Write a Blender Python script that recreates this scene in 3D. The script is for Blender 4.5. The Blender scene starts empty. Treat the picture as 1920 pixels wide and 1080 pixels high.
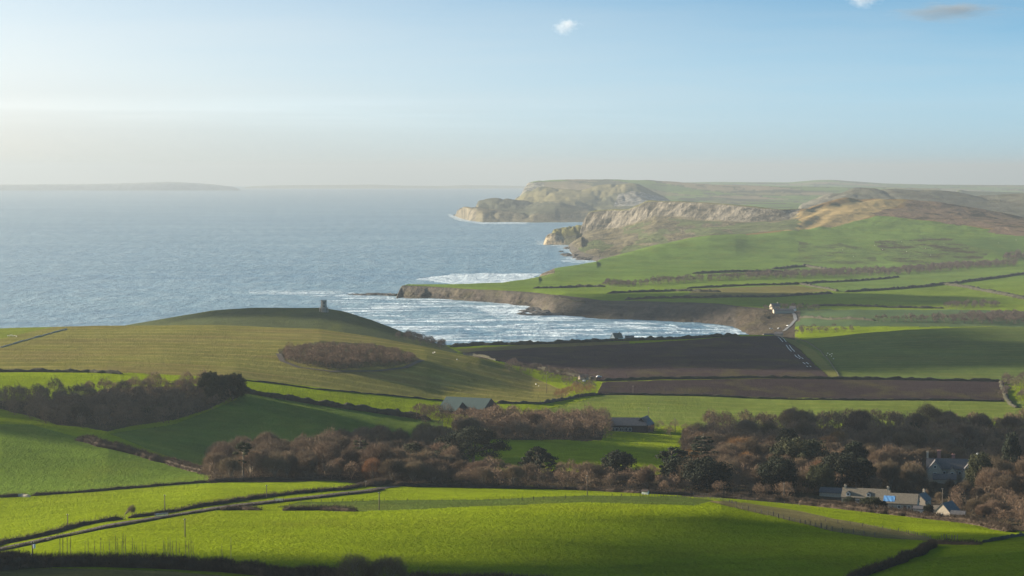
import bpy, math, random
import numpy as np
random.seed(7)
RNG = np.random.default_rng(11)
C = bpy.context.scene.collection
# ------------------------------------------------------------------ camera model
F, CZ = 4400.0, 203.0
PIT = math.atan(224.0 / F)
cP, sP = math.cos(PIT), math.sin(PIT)
R2 = 2 * 7.4e6                       # twice the earth's radius (with refraction): sea and land curve away
def ray_us(px, py):
    ry = F * cP + (540 - py) * sP
    rz = -F * sP + (540 - py) * cP
    return (px - 960) / ry, rz / ry
def project(X, Y, Z):
    dz = Z - CZ
    d = Y * cP - dz * sP
    return 960 + F * X / d, 540 - F * (Y * sP + dz * cP) / d
def sea_y(py):
    s = ray_us(960, py)[1]
    # CZ + s*Y = -Y^2/R2
    a, b, c = 1 / R2, s, CZ
    return (-b - math.sqrt(max(b * b - 4 * a * c, 0))) / (2 * a)
# ------------------------------------------------------------------ noise
def _h(ix, iy, seed):
    n = (ix * 374761393 + iy * 668265263 + seed * 1442695041) & 0xffffffff
    n = ((n ^ (n >> 13)) * 1274126177) & 0xffffffff
    return ((n ^ (n >> 16)) & 0xffff) / 65535.0
def vnoise(x, y, seed=0):
    x = np.asarray(x, float); y = np.asarray(y, float)
    ix = np.floor(x).astype(np.int64); iy = np.floor(y).astype(np.int64)
    fx, fy = x - ix, y - iy
    fx = fx * fx * (3 - 2 * fx); fy = fy * fy * (3 - 2 * fy)
    a = _h(ix, iy, seed); b = _h(ix + 1, iy, seed); c = _h(ix, iy + 1, seed); d = _h(ix + 1, iy + 1, seed)
    return ((a * (1 - fx) + b * fx) * (1 - fy) + (c * (1 - fx) + d * fx) * fy) * 2 - 1
def fbm(x, y, seed=0, o=4):
    t = 0; a = 1; n = 0
    for k in range(o):
        t = t + a * vnoise(x, y, seed + k); n += a; a *= .5; x = np.asarray(x) * 2.03 + 7.1; y = np.asarray(y) * 2.03 - 3.3
    return t / n
# ------------------------------------------------------------------ mesh helpers
def tag(o, label=None, cat=None, group=None, kind=None):
    if label: o['label'] = label
    if cat: o['category'] = cat
    if group: o['group'] = group
    if kind: o['kind'] = kind
    return o
def link(o, parent=None):
    C.objects.link(o)
    if parent is not None: o.parent = parent
    return o
def mesh_np(name, V, Fc, mat=None, smooth=True, attrs=None):
    me = bpy.data.meshes.new(name)
    V = np.asarray(V, np.float32); Fc = np.asarray(Fc, np.int32)
    nf, k = Fc.shape
    me.vertices.add(len(V)); me.vertices.foreach_set('co', V.ravel())
    me.loops.add(nf * k); me.loops.foreach_set('vertex_index', Fc.ravel())
    me.polygons.add(nf)
    me.polygons.foreach_set('loop_start', np.arange(nf, dtype=np.int32) * k)
    me.polygons.foreach_set('loop_total', np.full(nf, k, np.int32))
    me.polygons.foreach_set('use_smooth', np.full(nf, smooth))
    me.update(calc_edges=True)
    for an, arr in (attrs or {}).items():
        at = me.color_attributes.new(an, 'FLOAT_COLOR', 'POINT')
        at.data.foreach_set('color', np.asarray(arr, np.float32).ravel())
    for m in (mat if isinstance(mat, list) else [mat] if mat else []): me.materials.append(m)
    return me
def empty(name, loc=(0, 0, 0), rz=0):
    o = bpy.data.objects.new(name, None); C.objects.link(o)
    o.location = loc; o.rotation_euler = (0, 0, rz); o.empty_display_size = .5
    return o
class MB:
    """collects solids; build() links them as one mesh object"""
    def __init__(s): s.v = []; s.f = []
    def add(s, V, Fs):
        n = len(s.v); s.v += [tuple(p) for p in V]; s.f += [tuple(i + n for i in f) for f in Fs]
    def box(s, x0, x1, y0, y1, z0, z1):
        s.add([(x, y, z) for z in (z0, z1) for y in (y0, y1) for x in (x0, x1)],
              [(0, 2, 3, 1), (4, 5, 7, 6), (0, 1, 5, 4), (2, 6, 7, 3), (0, 4, 6, 2), (1, 3, 7, 5)])
    def prism(s, prof, y0, y1):
        """profile in x,z; extruded along y"""
        n = len(prof)
        s.add([(x, y0, z) for x, z in prof] + [(x, y1, z) for x, z in prof],
              [tuple(range(n)), tuple(range(2 * n - 1, n - 1, -1))] + [(i, i + n, (i + 1) % n + n, (i + 1) % n) for i in range(n)])
    def prismx(s, prof, x0, x1):
        n = len(prof)
        s.add([(x0, y, z) for y, z in prof] + [(x1, y, z) for y, z in prof],
              [tuple(range(n - 1, -1, -1)), tuple(range(n, 2 * n))] + [(i, (i + 1) % n, (i + 1) % n + n, i + n) for i in range(n)])
    def lathe(s, prof, n=12, cx=0, cy=0):
        V = []; Fs = []
        for r, z in prof:
            for k in range(n):
                a = 2 * math.pi * k / n; V.append((cx + r * math.cos(a), cy + r * math.sin(a), z))
        for i in range(len(prof) - 1):
            for k in range(n):
                Fs.append((i * n + k, i * n + (k + 1) % n, (i + 1) * n + (k + 1) % n, (i + 1) * n + k))
        Fs.append(tuple(range(n - 1, -1, -1))); Fs.append(tuple(range((len(prof) - 1) * n, len(prof) * n)))
        s.add(V, Fs)
    def tube(s, pts, rad, n=5):
        V, Fq = tube(pts, rad, n); s.add(V.tolist(), [tuple(f) for f in Fq.tolist()])
    def build(s, name, mat, parent=None, smooth=False):
        me = bpy.data.meshes.new(name); me.from_pydata(s.v, [], s.f); me.materials.append(mat)
        if smooth: me.polygons.foreach_set('use_smooth', [True] * len(me.polygons))
        me.update(); o = bpy.data.objects.new(name, me); return link(o, parent)
def tube(pts, rad, n=5):
    pts = np.array(pts, float); m = len(pts)
    V = []
    for i in range(m):
        d = pts[min(i + 1, m - 1)] - pts[max(i - 1, 0)]; d /= (np.linalg.norm(d) + 1e-9)
        a = np.array([1, 0, 0]) if abs(d[0]) < .8 else np.array([0, 1, 0])
        e = np.cross(d, a); e /= np.linalg.norm(e); g = np.cross(d, e)
        for k in range(n):
            t = 2 * math.pi * k / n; V.append(pts[i] + rad[i] * (math.cos(t) * e + math.sin(t) * g))
    Fq = [(i * n + k, i * n + (k + 1) % n, (i + 1) * n + (k + 1) % n, (i + 1) * n + k) for i in range(m - 1) for k in range(n)]
    return np.array(V), np.array(Fq)
# ------------------------------------------------------------------ materials
def mat_new(name):
    m = bpy.data.materials.new(name); m.use_nodes = True
    nt = m.node_tree; b = nt.nodes['Principled BSDF']; return m, nt, b
def N(nt, t, **kw):
    n = nt.nodes.new(t)
    for k, v in kw.items():
        if k.startswith('i_'): n.inputs[int(k[2:])].default_value = v
        elif k == 'ins':
            for a, b in v.items(): n.inputs[a].default_value = b
        else: setattr(n, k, v)
    return n
def L(nt, a, b): nt.links.new(a, b)
def math_n(nt, op, a, b=None, clamp=False):
    n = nt.nodes.new('ShaderNodeMath'); n.operation = op; n.use_clamp = clamp
    for i, v in enumerate((a, b)):
        if v is None: continue
        if hasattr(v, 'is_linked') or hasattr(v, 'links'): L(nt, v, n.inputs[i])
        else: n.inputs[i].default_value = v
    return n.outputs[0]
def noise_n(nt, vec, scale, detail=3, rough=.55, sc=None):
    if sc:
        mp = N(nt, 'ShaderNodeMapping'); mp.inputs['Scale'].default_value = sc; L(nt, vec, mp.inputs[0]); vec = mp.outputs[0]
    n = N(nt, 'ShaderNodeTexNoise'); n.inputs['Scale'].default_value = scale; n.inputs['Detail'].default_value = detail
    n.inputs['Roughness'].default_value = rough; L(nt, vec, n.inputs['Vector']); return n.outputs['Fac']
def mixc(nt, f, a, b, mode='MIX'):
    n = N(nt, 'ShaderNodeMix', data_type='RGBA', blend_type=mode)
    for i, v in ((0, f), (6, a), (7, b)):
        if hasattr(v, 'links'): L(nt, v, n.inputs[i])
        else: n.inputs[i].default_value = v if i == 0 or len(v) == 4 else (*v, 1)
    return n.outputs[2]
def ramp(nt, f, a, b):
    n = N(nt, 'ShaderNodeMapRange'); n.inputs[1].default_value = a; n.inputs[2].default_value = b; L(nt, f, n.inputs[0]); return n.outputs[0]

def land_material():
    m, nt, b = mat_new('land')
    geo = N(nt, 'ShaderNodeNewGeometry'); P = geo.outputs['Position']
    col = N(nt, 'ShaderNodeVertexColor', layer_name='Col'); mx = N(nt, 'ShaderNodeVertexColor', layer_name='Mix')
    sep = N(nt, 'ShaderNodeSeparateColor'); L(nt, mx.outputs['Color'], sep.inputs[0])
    scrub, rock, strip = sep.outputs[0], sep.outputs[1], sep.outputs[2]
    amp = mx.outputs['Alpha']
    big = noise_n(nt, P, .012, 4, .6); mid = noise_n(nt, P, .09, 4, .6); fine = noise_n(nt, P, .9, 3, .6)
    c = col.outputs['Color']
    # gentle patchiness of a meadow
    v = math_n(nt, 'ADD', math_n(nt, 'MULTIPLY', ramp(nt, big, .3, .7), .34), math_n(nt, 'MULTIPLY', ramp(nt, mid, .3, .7), .26))
    v = math_n(nt, 'ADD', v, math_n(nt, 'MULTIPLY', ramp(nt, fine, .3, .7), .36))
    v = math_n(nt, 'ADD', v, .48)
    vm = N(nt, 'ShaderNodeVectorMath', operation='SCALE'); L(nt, c, vm.inputs[0]); L(nt, v, vm.inputs[3])
    c1 = vm.outputs[0]
    # straw tint in patches
    ygr = ramp(nt, noise_n(nt, P, .03, 5, .65, sc=(1, .5, 1)), .5, .75)
    c1 = mixc(nt, math_n(nt, 'MULTIPLY', ygr, .3), c1, (.125, .125, .012), 'MIX')
    # tramlines
    wv = N(nt, 'ShaderNodeTexWave', wave_type='BANDS', bands_direction='Y'); wv.inputs['Scale'].default_value = .0115
    wv.inputs['Distortion'].default_value = 3.5; wv.inputs['Detail'].default_value = 2; wv.inputs['Detail Scale'].default_value = .35
    L(nt, P, wv.inputs['Vector'])
    st = math_n(nt, 'MULTIPLY', ramp(nt, wv.outputs['Fac'], .72, .98), ramp(nt, mid, .3, .6))
    c1 = mixc(nt, math_n(nt, 'MULTIPLY', math_n(nt, 'MULTIPLY', st, strip), .5), c1, (.26, .22, .07))
    brn = ramp(nt, noise_n(nt, P, .018, 4, .6, sc=(.35, 1, 1)), .47, .66)
    c1 = mixc(nt, math_n(nt, 'MULTIPLY', math_n(nt, 'MULTIPLY', brn, strip), .45), c1, (.12, .075, .04))
    # heath and gorse
    sn = ramp(nt, noise_n(nt, P, .014, 8, .7, sc=(1, .7, 1)), .515, .57)
    c2 = mixc(nt, sn, c1, (.038, .030, .020)); c1 = mixc(nt, scrub, c1, c2)
    # rock: gully shade painted in as dark streaks, plus pale ledges
    rn = ramp(nt, math_n(nt, 'ADD', math_n(nt, 'MULTIPLY', noise_n(nt, P, .05, 6, .7, sc=(1, 1, .22)), .65), math_n(nt, 'MULTIPLY', noise_n(nt, P, .012, 4, .6), .35)), .45, .58)
    rl = ramp(nt, noise_n(nt, P, .06, 6, .7, sc=(.12, .12, 2.0)), .42, .62)
    c3 = mixc(nt, rn, (.032, .033, .028), mixc(nt, .9, c, c)); c3 = mixc(nt, math_n(nt, 'MULTIPLY', rl, .28), c3, (.27, .235, .18))
    c1 = mixc(nt, rock, c1, c3)
    L(nt, c1, b.inputs['Base Color'])
    b.inputs['Roughness'].default_value = 1; b.inputs['Specular IOR Level'].default_value = 0
    # relief: tussocks near by, coarser lumps elsewhere
    h1 = math_n(nt, 'ADD', noise_n(nt, P, .8, 5, .7, sc=(1, .6, 1)), math_n(nt, 'MULTIPLY', noise_n(nt, P, .25, 3, .6, sc=(1.2, .5, 1)), .9))
    bp = N(nt, 'ShaderNodeBump'); bp.inputs['Strength'].default_value = 1; bp.inputs['Distance'].default_value = 2.0
    L(nt, math_n(nt, 'MULTIPLY', h1, amp), bp.inputs['Height'])
    h2 = noise_n(nt, P, .045, 7, .7, sc=(1, 1, .16)); st2 = math_n(nt, 'ADD', rock, math_n(nt, 'MULTIPLY', scrub, .5), True)
    bp2 = N(nt, 'ShaderNodeBump'); bp2.inputs['Strength'].default_value = 1; bp2.inputs['Distance'].default_value = 16
    L(nt, st2, bp2.inputs['Strength']); L(nt, h2, bp2.inputs['Height']); L(nt, bp.outputs[0], bp2.inputs['Normal']); L(nt, bp2.outputs[0], b.inputs['Normal'])
    return m
def sea_material():
    m, nt, b = mat_new('sea_water')
    geo = N(nt, 'ShaderNodeNewGeometry'); P = geo.outputs['Position']
    fo = N(nt, 'ShaderNodeVertexColor', layer_name='Foam'); sep = N(nt, 'ShaderNodeSeparateColor'); L(nt, fo.outputs[0], sep.inputs[0])
    surf, streak, calm = sep.outputs[0], sep.outputs[1], sep.outputs[2]
    n1 = noise_n(nt, P, .03, 5, .6, sc=(.55, 1.5, 1)); n2 = noise_n(nt, P, .1, 5, .65, sc=(.6, 1.3, 1)); n3 = noise_n(nt, P, .0012, 4, .6, sc=(.5, 1.6, 1))
    base = mixc(nt, ramp(nt, n3, .35, .65), (.10, .185, .25), (.14, .23, .27))
    base = mixc(nt, math_n(nt, 'MULTIPLY', ramp(nt, n2, .3, .7), .5), base, (.035, .085, .14))
    n4 = noise_n(nt, P, .021, 6, .66, sc=(1.3, .55, 1)); n5 = noise_n(nt, P, .0028, 3, .55, sc=(.5, 1.0, 1))
    base = mixc(nt, math_n(nt, 'MULTIPLY', ramp(nt, n4, .42, .66), .75), base, (.22, .29, .315))
    base = mixc(nt, math_n(nt, 'MULTIPLY', ramp(nt, n5, .35, .65), .35), base, (.03, .09, .15))
    # long lines of broken surf plus patches of white water
    wv = N(nt, 'ShaderNodeTexNoise'); wv.inputs['Scale'].default_value = .017; wv.inputs['Detail'].default_value = 7; wv.inputs['Roughness'].default_value = .62
    mp = N(nt, 'ShaderNodeMapping'); mp.inputs['Scale'].default_value = (.55, 1.7, 1); mp.inputs['Rotation'].default_value = (0, 0, .12); L(nt, P, mp.inputs[0]); L(nt, mp.outputs[0], wv.inputs['Vector'])
    f1 = math_n(nt, 'SUBTRACT', wv.outputs['Fac'], math_n(nt, 'SUBTRACT', .70, math_n(nt, 'MULTIPLY', streak, .21)))
    f1 = math_n(nt, 'MULTIPLY', f1, 8, True)
    f2 = math_n(nt, 'SUBTRACT', math_n(nt, 'ADD', n2, math_n(nt, 'MULTIPLY', wv.outputs['Fac'], .6)), math_n(nt, 'SUBTRACT', 1.25, math_n(nt, 'MULTIPLY', surf, .62)))
    f2 = math_n(nt, 'MULTIPLY', f2, 6, True)
    foam = math_n(nt, 'MAXIMUM', math_n(nt, 'MULTIPLY', f1, math_n(nt, 'GREATER_THAN', streak, .02)), f2)
    c = mixc(nt, math_n(nt, 'MULTIPLY', foam, .85), base, (.52, .59, .64)); L(nt, c, b.inputs['Base Color'])
    L(nt, math_n(nt, 'ADD', math_n(nt, 'MULTIPLY', foam, .5), .34), b.inputs['Roughness'])
    b.inputs['Specular IOR Level'].default_value = .5; b.inputs['IOR'].default_value = 1.33
    bp = N(nt, 'ShaderNodeBump'); bp.inputs['Strength'].default_value = 1; bp.inputs['Distance'].default_value = 8
    L(nt, math_n(nt, 'ADD', math_n(nt, 'ADD', n1, n4), math_n(nt, 'MULTIPLY', n2, .45)), bp.inputs['Height']); L(nt, bp.outputs[0], b.inputs['Normal'])
    return m
def simple(name, c1, c2=None, scale=1.0, rough=.9, bump=0, sc=None, rand=0, trans=0, metal=0):
    m, nt, b = mat_new(name)
    tc = N(nt, 'ShaderNodeTexCoord'); vec = tc.outputs['Object']
    c2 = c2 or tuple(x * .6 for x in c1)
    f = noise_n(nt, vec, scale, 4, .6, sc=sc)
    col = mixc(nt, ramp(nt, f, .3, .7), c2, c1)
    if rand:
        oi = N(nt, 'ShaderNodeObjectInfo')
        hs = N(nt, 'ShaderNodeHueSaturation'); L(nt, col, hs.inputs['Color'])
        hv = N(nt, 'ShaderNodeMapRange'); hv.inputs[3].default_value = .5 - .004 * rand; hv.inputs[4].default_value = .5 + .03 * rand
        L(nt, oi.outputs['Random'], hv.inputs[0]); L(nt, hv.outputs[0], hs.inputs['Hue'])
        r2 = math_n(nt, 'FRACT', math_n(nt, 'MULTIPLY', oi.outputs['Random'], 17.3))
        vv = N(nt, 'ShaderNodeMapRange'); vv.inputs[3].default_value = 1 - .4 * rand; vv.inputs[4].default_value = 1 + .55 * rand
        L(nt, r2, vv.inputs[0]); L(nt, vv.outputs[0], hs.inputs['Value']); col = hs.outputs[0]
    L(nt, col, b.inputs['Base Color']); b.inputs['Roughness'].default_value = rough; b.inputs['Metallic'].default_value = metal
    b.inputs['Specular IOR Level'].default_value = .2
    if bump:
        bp = N(nt, 'ShaderNodeBump'); bp.inputs['Distance'].default_value = bump; L(nt, f, bp.inputs['Height']); L(nt, bp.outputs[0], b.inputs['Normal'])
    if trans:
        tr = N(nt, 'ShaderNodeBsdfTranslucent'); L(nt, col, tr.inputs[0]); ms = N(nt, 'ShaderNodeMixShader'); ms.inputs[0].default_value = trans
        L(nt, b.outputs[0], ms.inputs[1]); L(nt, tr.outputs[0], ms.inputs[2]); L(nt, ms.outputs[0], nt.nodes['Material Output'].inputs[0])
    return m
M = dict(
    land=land_material(), sea=sea_material(),
    twig=simple('bare_twigs', (.128, .083, .053), (.07, .047, .033), .35, rand=.8, trans=.12),
    twig_red=simple('rust_twigs', (.22, .105, .045), (.12, .06, .03), .35, rand=.6, trans=.2),
    bark=simple('bark', (.22, .18, .13), (.12, .10, .075), 2, sc=(1, 1, .2)),
    dark_leaf=simple('evergreen_leaves', (.018, .024, .010), (.009, .012, .007), .5, rand=.6, trans=.1),
    olive_leaf=simple('pine_needles', (.042, .043, .016), (.02, .024, .010), .5, rand=.5, trans=.1),
    hedge=simple('hedge_twigs', (.062, .042, .027), (.03, .021, .014), .35, bump=.6, trans=.1),
    hedge_far=simple('hedge_foliage', (.036, .036, .018), (.02, .018, .011), .08, bump=1),
    thicket=simple('thicket_twigs', (.12, .085, .065), (.06, .045, .038), .12, bump=1.5),
    wall=simple('stone_wall', (.38, .33, .26), (.26, .225, .18), 2.2, bump=.1),
    roof_stone=simple('stone_roof', (.17, .145, .11), (.10, .088, .07), 1.6, bump=.1),
    roof_slate=simple('slate_roof', (.105, .098, .10), (.06, .058, .062), 1.2, rough=.6),
    roof_green=simple('green_sheet_roof', (.050, .073, .068), (.036, .052, .05), .25, rough=.55, sc=(6, .3, 1)),
    timber=simple('dark_timber', (.07, .05, .045), (.035, .027, .025), 1.5, sc=(3, 3, .3)),
    tarp=simple('blue_tarpaulin', (.11, .26, .48), (.08, .20, .40), .7, rough=.5, bump=.15),
    glass=simple('window_glass', (.03, .035, .045), None, 1, rough=.15),
    white=simple('white_paint', (.72, .72, .68), (.6, .6, .57), 1, rough=.6),
    brick=simple('chimney_brick', (.30, .15, .09), (.2, .1, .12), 3),
    pole=simple('weathered_pole', (.11, .09, .07), (.07, .055, .045), 1, sc=(3, 3, .3)),
    wire=simple('wire', (.12, .12, .12)),
    tower_stone=simple('tower_stone', (.42, .36, .29), (.28, .235, .19), .9, bump=.1),
    wool=simple('wool', (.62, .58, .5), (.5, .46, .4), 3, bump=.05),
    track=simple('track_mud', (.05, .038, .028), (.03, .023, .018), .12, bump=.2),
    tarmac=simple('tarmac', (.12, .12, .12), (.08, .08, .08), .1, rough=.7),
    rock=simple('reef_rock', (.07, .062, .055), (.03, .028, .026), .12, bump=1.2),
    car_white=simple('white_car_paint', (.7, .7, .7), None, .1, rough=.25),
    car_dark=simple('dark_car_paint', (.05, .06, .08), None, .1, rough=.25),
    tyre=simple('tyre_rubber', (.03, .03, .03)),
    puddle=simple('wet_chalk', (.27, .27, .27), (.2, .2, .2), .3, rough=.3),
)
# ------------------------------------------------------------------ terrain sheets
def z(v): return ('z', v)
class Sheet:
    def __init__(s, lines, pa, pb, ncol, smooth=3.0, k_amp=1.0):
        ua = ray_us(pa, 600)[0]; ub = ray_us(pb, 600)[0]
        s.ug = np.linspace(ua, ub, ncol); s.k_amp = k_amp
        T = []; S = []
        for ln in lines:
            uu, yy, ss = [], [], []
            for e in ln:
                px, v, Y = e
                if isinstance(v, tuple):
                    if v[0] == 'z':
                        zz = v[1] - Y * Y / R2; sl = (zz - CZ) / Y; u = (px - 960) / (F * .9975)
                    else:                            # ('f', py, dz, dY): at the shore seen at this row
                        Y = sea_y(v[1]) + v[3]; zz = v[2] - Y * Y / R2; sl = (zz - CZ) / Y; u = ray_us(px, v[1])[0]
                else: u, sl = ray_us(px, v)
                uu.append(u); yy.append(Y); ss.append(sl)
            yy = np.interp(s.ug, uu, yy); ss = np.interp(s.ug, uu, ss)
            if smooth:
                r = int(smooth * 3); k = np.exp(-.5 * (np.arange(-r, r + 1) / smooth) ** 2); k /= k.sum()
                yy = np.convolve(np.pad(yy, r, 'edge'), k, 'valid'); ss = np.convolve(np.pad(ss, r, 'edge'), k, 'valid')
            if T: yy = np.maximum(yy, T[-1] + 6)
            T.append(yy); S.append(ss)
        s.Y = np.array(T); s.S = np.array(S); s.K = len(lines)
    @staticmethod
    def slopes(X, S):
        h = np.diff(X, axis=0); d = np.diff(S, axis=0) / h
        m = np.zeros_like(S)
        w1 = 2 * h[1:] + h[:-1]; w2 = h[1:] + 2 * h[:-1]
        ok = d[1:] * d[:-1] > 0
        with np.errstate(all='ignore'):
            hm = (w1 + w2) / (w1 / d[:-1] + w2 / d[1:])
        m[1:-1] = np.where(ok, np.nan_to_num(hm), 0); m[0] = d[0]; m[-1] = d[-1]
        return m
    @staticmethod
    def herm(x0, x1, s0, s1, m0, m1, x):
        h = x1 - x0; t = (x - x0) / h
        return (2 * t**3 - 3 * t**2 + 1) * s0 + (t**3 - 2 * t**2 + t) * h * m0 + (-2 * t**3 + 3 * t**2) * s1 + (t**3 - t**2) * h * m1
    def knots(s, u):
        n = len(s.ug); f = np.clip((u - s.ug[0]) / (s.ug[-1] - s.ug[0]) * (n - 1), 0, n - 1.001); i = f.astype(int); f = f - i
        return s.Y[:, i] * (1 - f) + s.Y[:, i + 1] * f, s.S[:, i] * (1 - f) + s.S[:, i + 1] * f
    def base_s(s, u, Y):
        """elevation slope at points (1-d arrays)"""
        KY, KS = s.knots(u); X = -1 / KY; x = -1 / Y; m = s.slopes(X, KS)
        j = np.clip((X < x).sum(0) - 1, 0, s.K - 2); a = np.arange(len(u))
        return s.herm(X[j, a], X[j + 1, a], KS[j, a], KS[j + 1, a], m[j, a], m[j + 1, a], x)
    def disp(s, X, Y):
        return s.k_amp * (Y * .00045 * fbm(X / 75, Y / 75, 3, 3) + np.minimum(Y, 1200) * .0001 * fbm(X / 9, Y / 9, 9, 2))
    def zat(s, X, Y):
        X = np.atleast_1d(np.asarray(X, float)); Y = np.atleast_1d(np.asarray(Y, float))
        return CZ + s.base_s(X / Y, Y) * Y + s.disp(X, Y)
    def hit(s, px, py, y0=None, y1=None):
        u, sl = ray_us(px, py); yy = 1 / np.linspace(1 / (y0 or s.Y[0].max()), 1 / (y1 or s.Y[-1].min()), 3000)
        ts = s.base_s(np.full(3000, u), yy) + s.disp(u * yy, yy) / yy
        k = np.argmax(ts >= sl)
        if not (ts >= sl).any(): k = int(np.argmax(ts))
        Y = yy[k]; return np.array([u * Y, Y, CZ + ts[k] * Y])
    def grid(s, dens=.62, nmax=400):
        rows = []; seg = []
        X = -1 / s.Y; m = s.slopes(X, s.S)
        for k in range(s.K - 1):
            dp = np.abs(np.diff(s.S[k:k + 2], axis=0)).max() * F
            dl = (np.diff(s.Y[k:k + 2], axis=0) / s.Y[k]).max() * 160
            n = int(np.clip(max(dp * dens, dl * dens * .5), 4, nmax))
            for i in range(n):
                t = i / n; x = X[k] * (1 - t) + X[k + 1] * t
                rows.append((-1 / x, s.herm(X[k], X[k + 1], s.S[k], s.S[k + 1], m[k], m[k + 1], x))); seg.append(k + t)
        rows.append((s.Y[-1], s.S[-1])); seg.append(s.K - 1)
        Yg = np.array([r[0] for r in rows]); Sg = np.array([r[1] for r in rows]); seg = np.array(seg)
        Xg = s.ug[None, :] * Yg; Zg = CZ + Sg * Yg
        return Xg, Yg, Zg, np.repeat(seg[:, None], len(s.ug), 1)
def inpoly(px, py, poly):
    poly = np.array(poly, float); x0, y0 = poly.min(0); x1, y1 = poly.max(0)
    r = np.zeros(px.shape, bool); sel = (px >= x0) & (px <= x1) & (py >= y0) & (py <= y1)
    if not sel.any(): return r
    x = px[sel]; y = py[sel]; c = np.zeros(x.shape, bool)
    for i in range(len(poly)):
        ax, ay = poly[i]; bx, by = poly[i - 1]
        if ay == by: continue
        k = ((ay > y) != (by > y)) & (x < (bx - ax) * (y - ay) / (by - ay) + ax); c ^= k
    r[sel] = c; return r
def make_sheet(name, sh, paint, mats, relief=None, dens=.62):
    X, Y, Z, seg = sh.grid(dens)
    px, py = project(X, Y, Z)
    D = sh.disp(X, Y)
    col, mx = paint(px, py, X, Y, Z, seg)
    if relief is not None: X, Y, Z = relief(X, Y, Z, seg, px)
    Z = Z + D
    nr, nc = X.shape
    idx = np.arange(nr * nc).reshape(nr, nc)
    Fq = np.stack([idx[:-1, :-1], idx[:-1, 1:], idx[1:, 1:], idx[1:, :-1]], -1).reshape(-1, 4)
    low = (Z + Y * Y / R2 < -3.5).ravel()
    Fq = Fq[~low[Fq].all(1)]
    used = np.zeros(nr * nc, bool); used[Fq.ravel()] = True
    re = np.cumsum(used) - 1; V = np.stack([X, Y, Z], -1).reshape(-1, 3)[used]
    me = mesh_np(name, V, re[Fq], mats, True, {'Col': col.reshape(-1, 4)[used], 'Mix': mx.reshape(-1, 4)[used]})
    o = bpy.data.objects.new(name, me); C.objects.link(o); o['kind'] = 'structure'; return o

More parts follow.
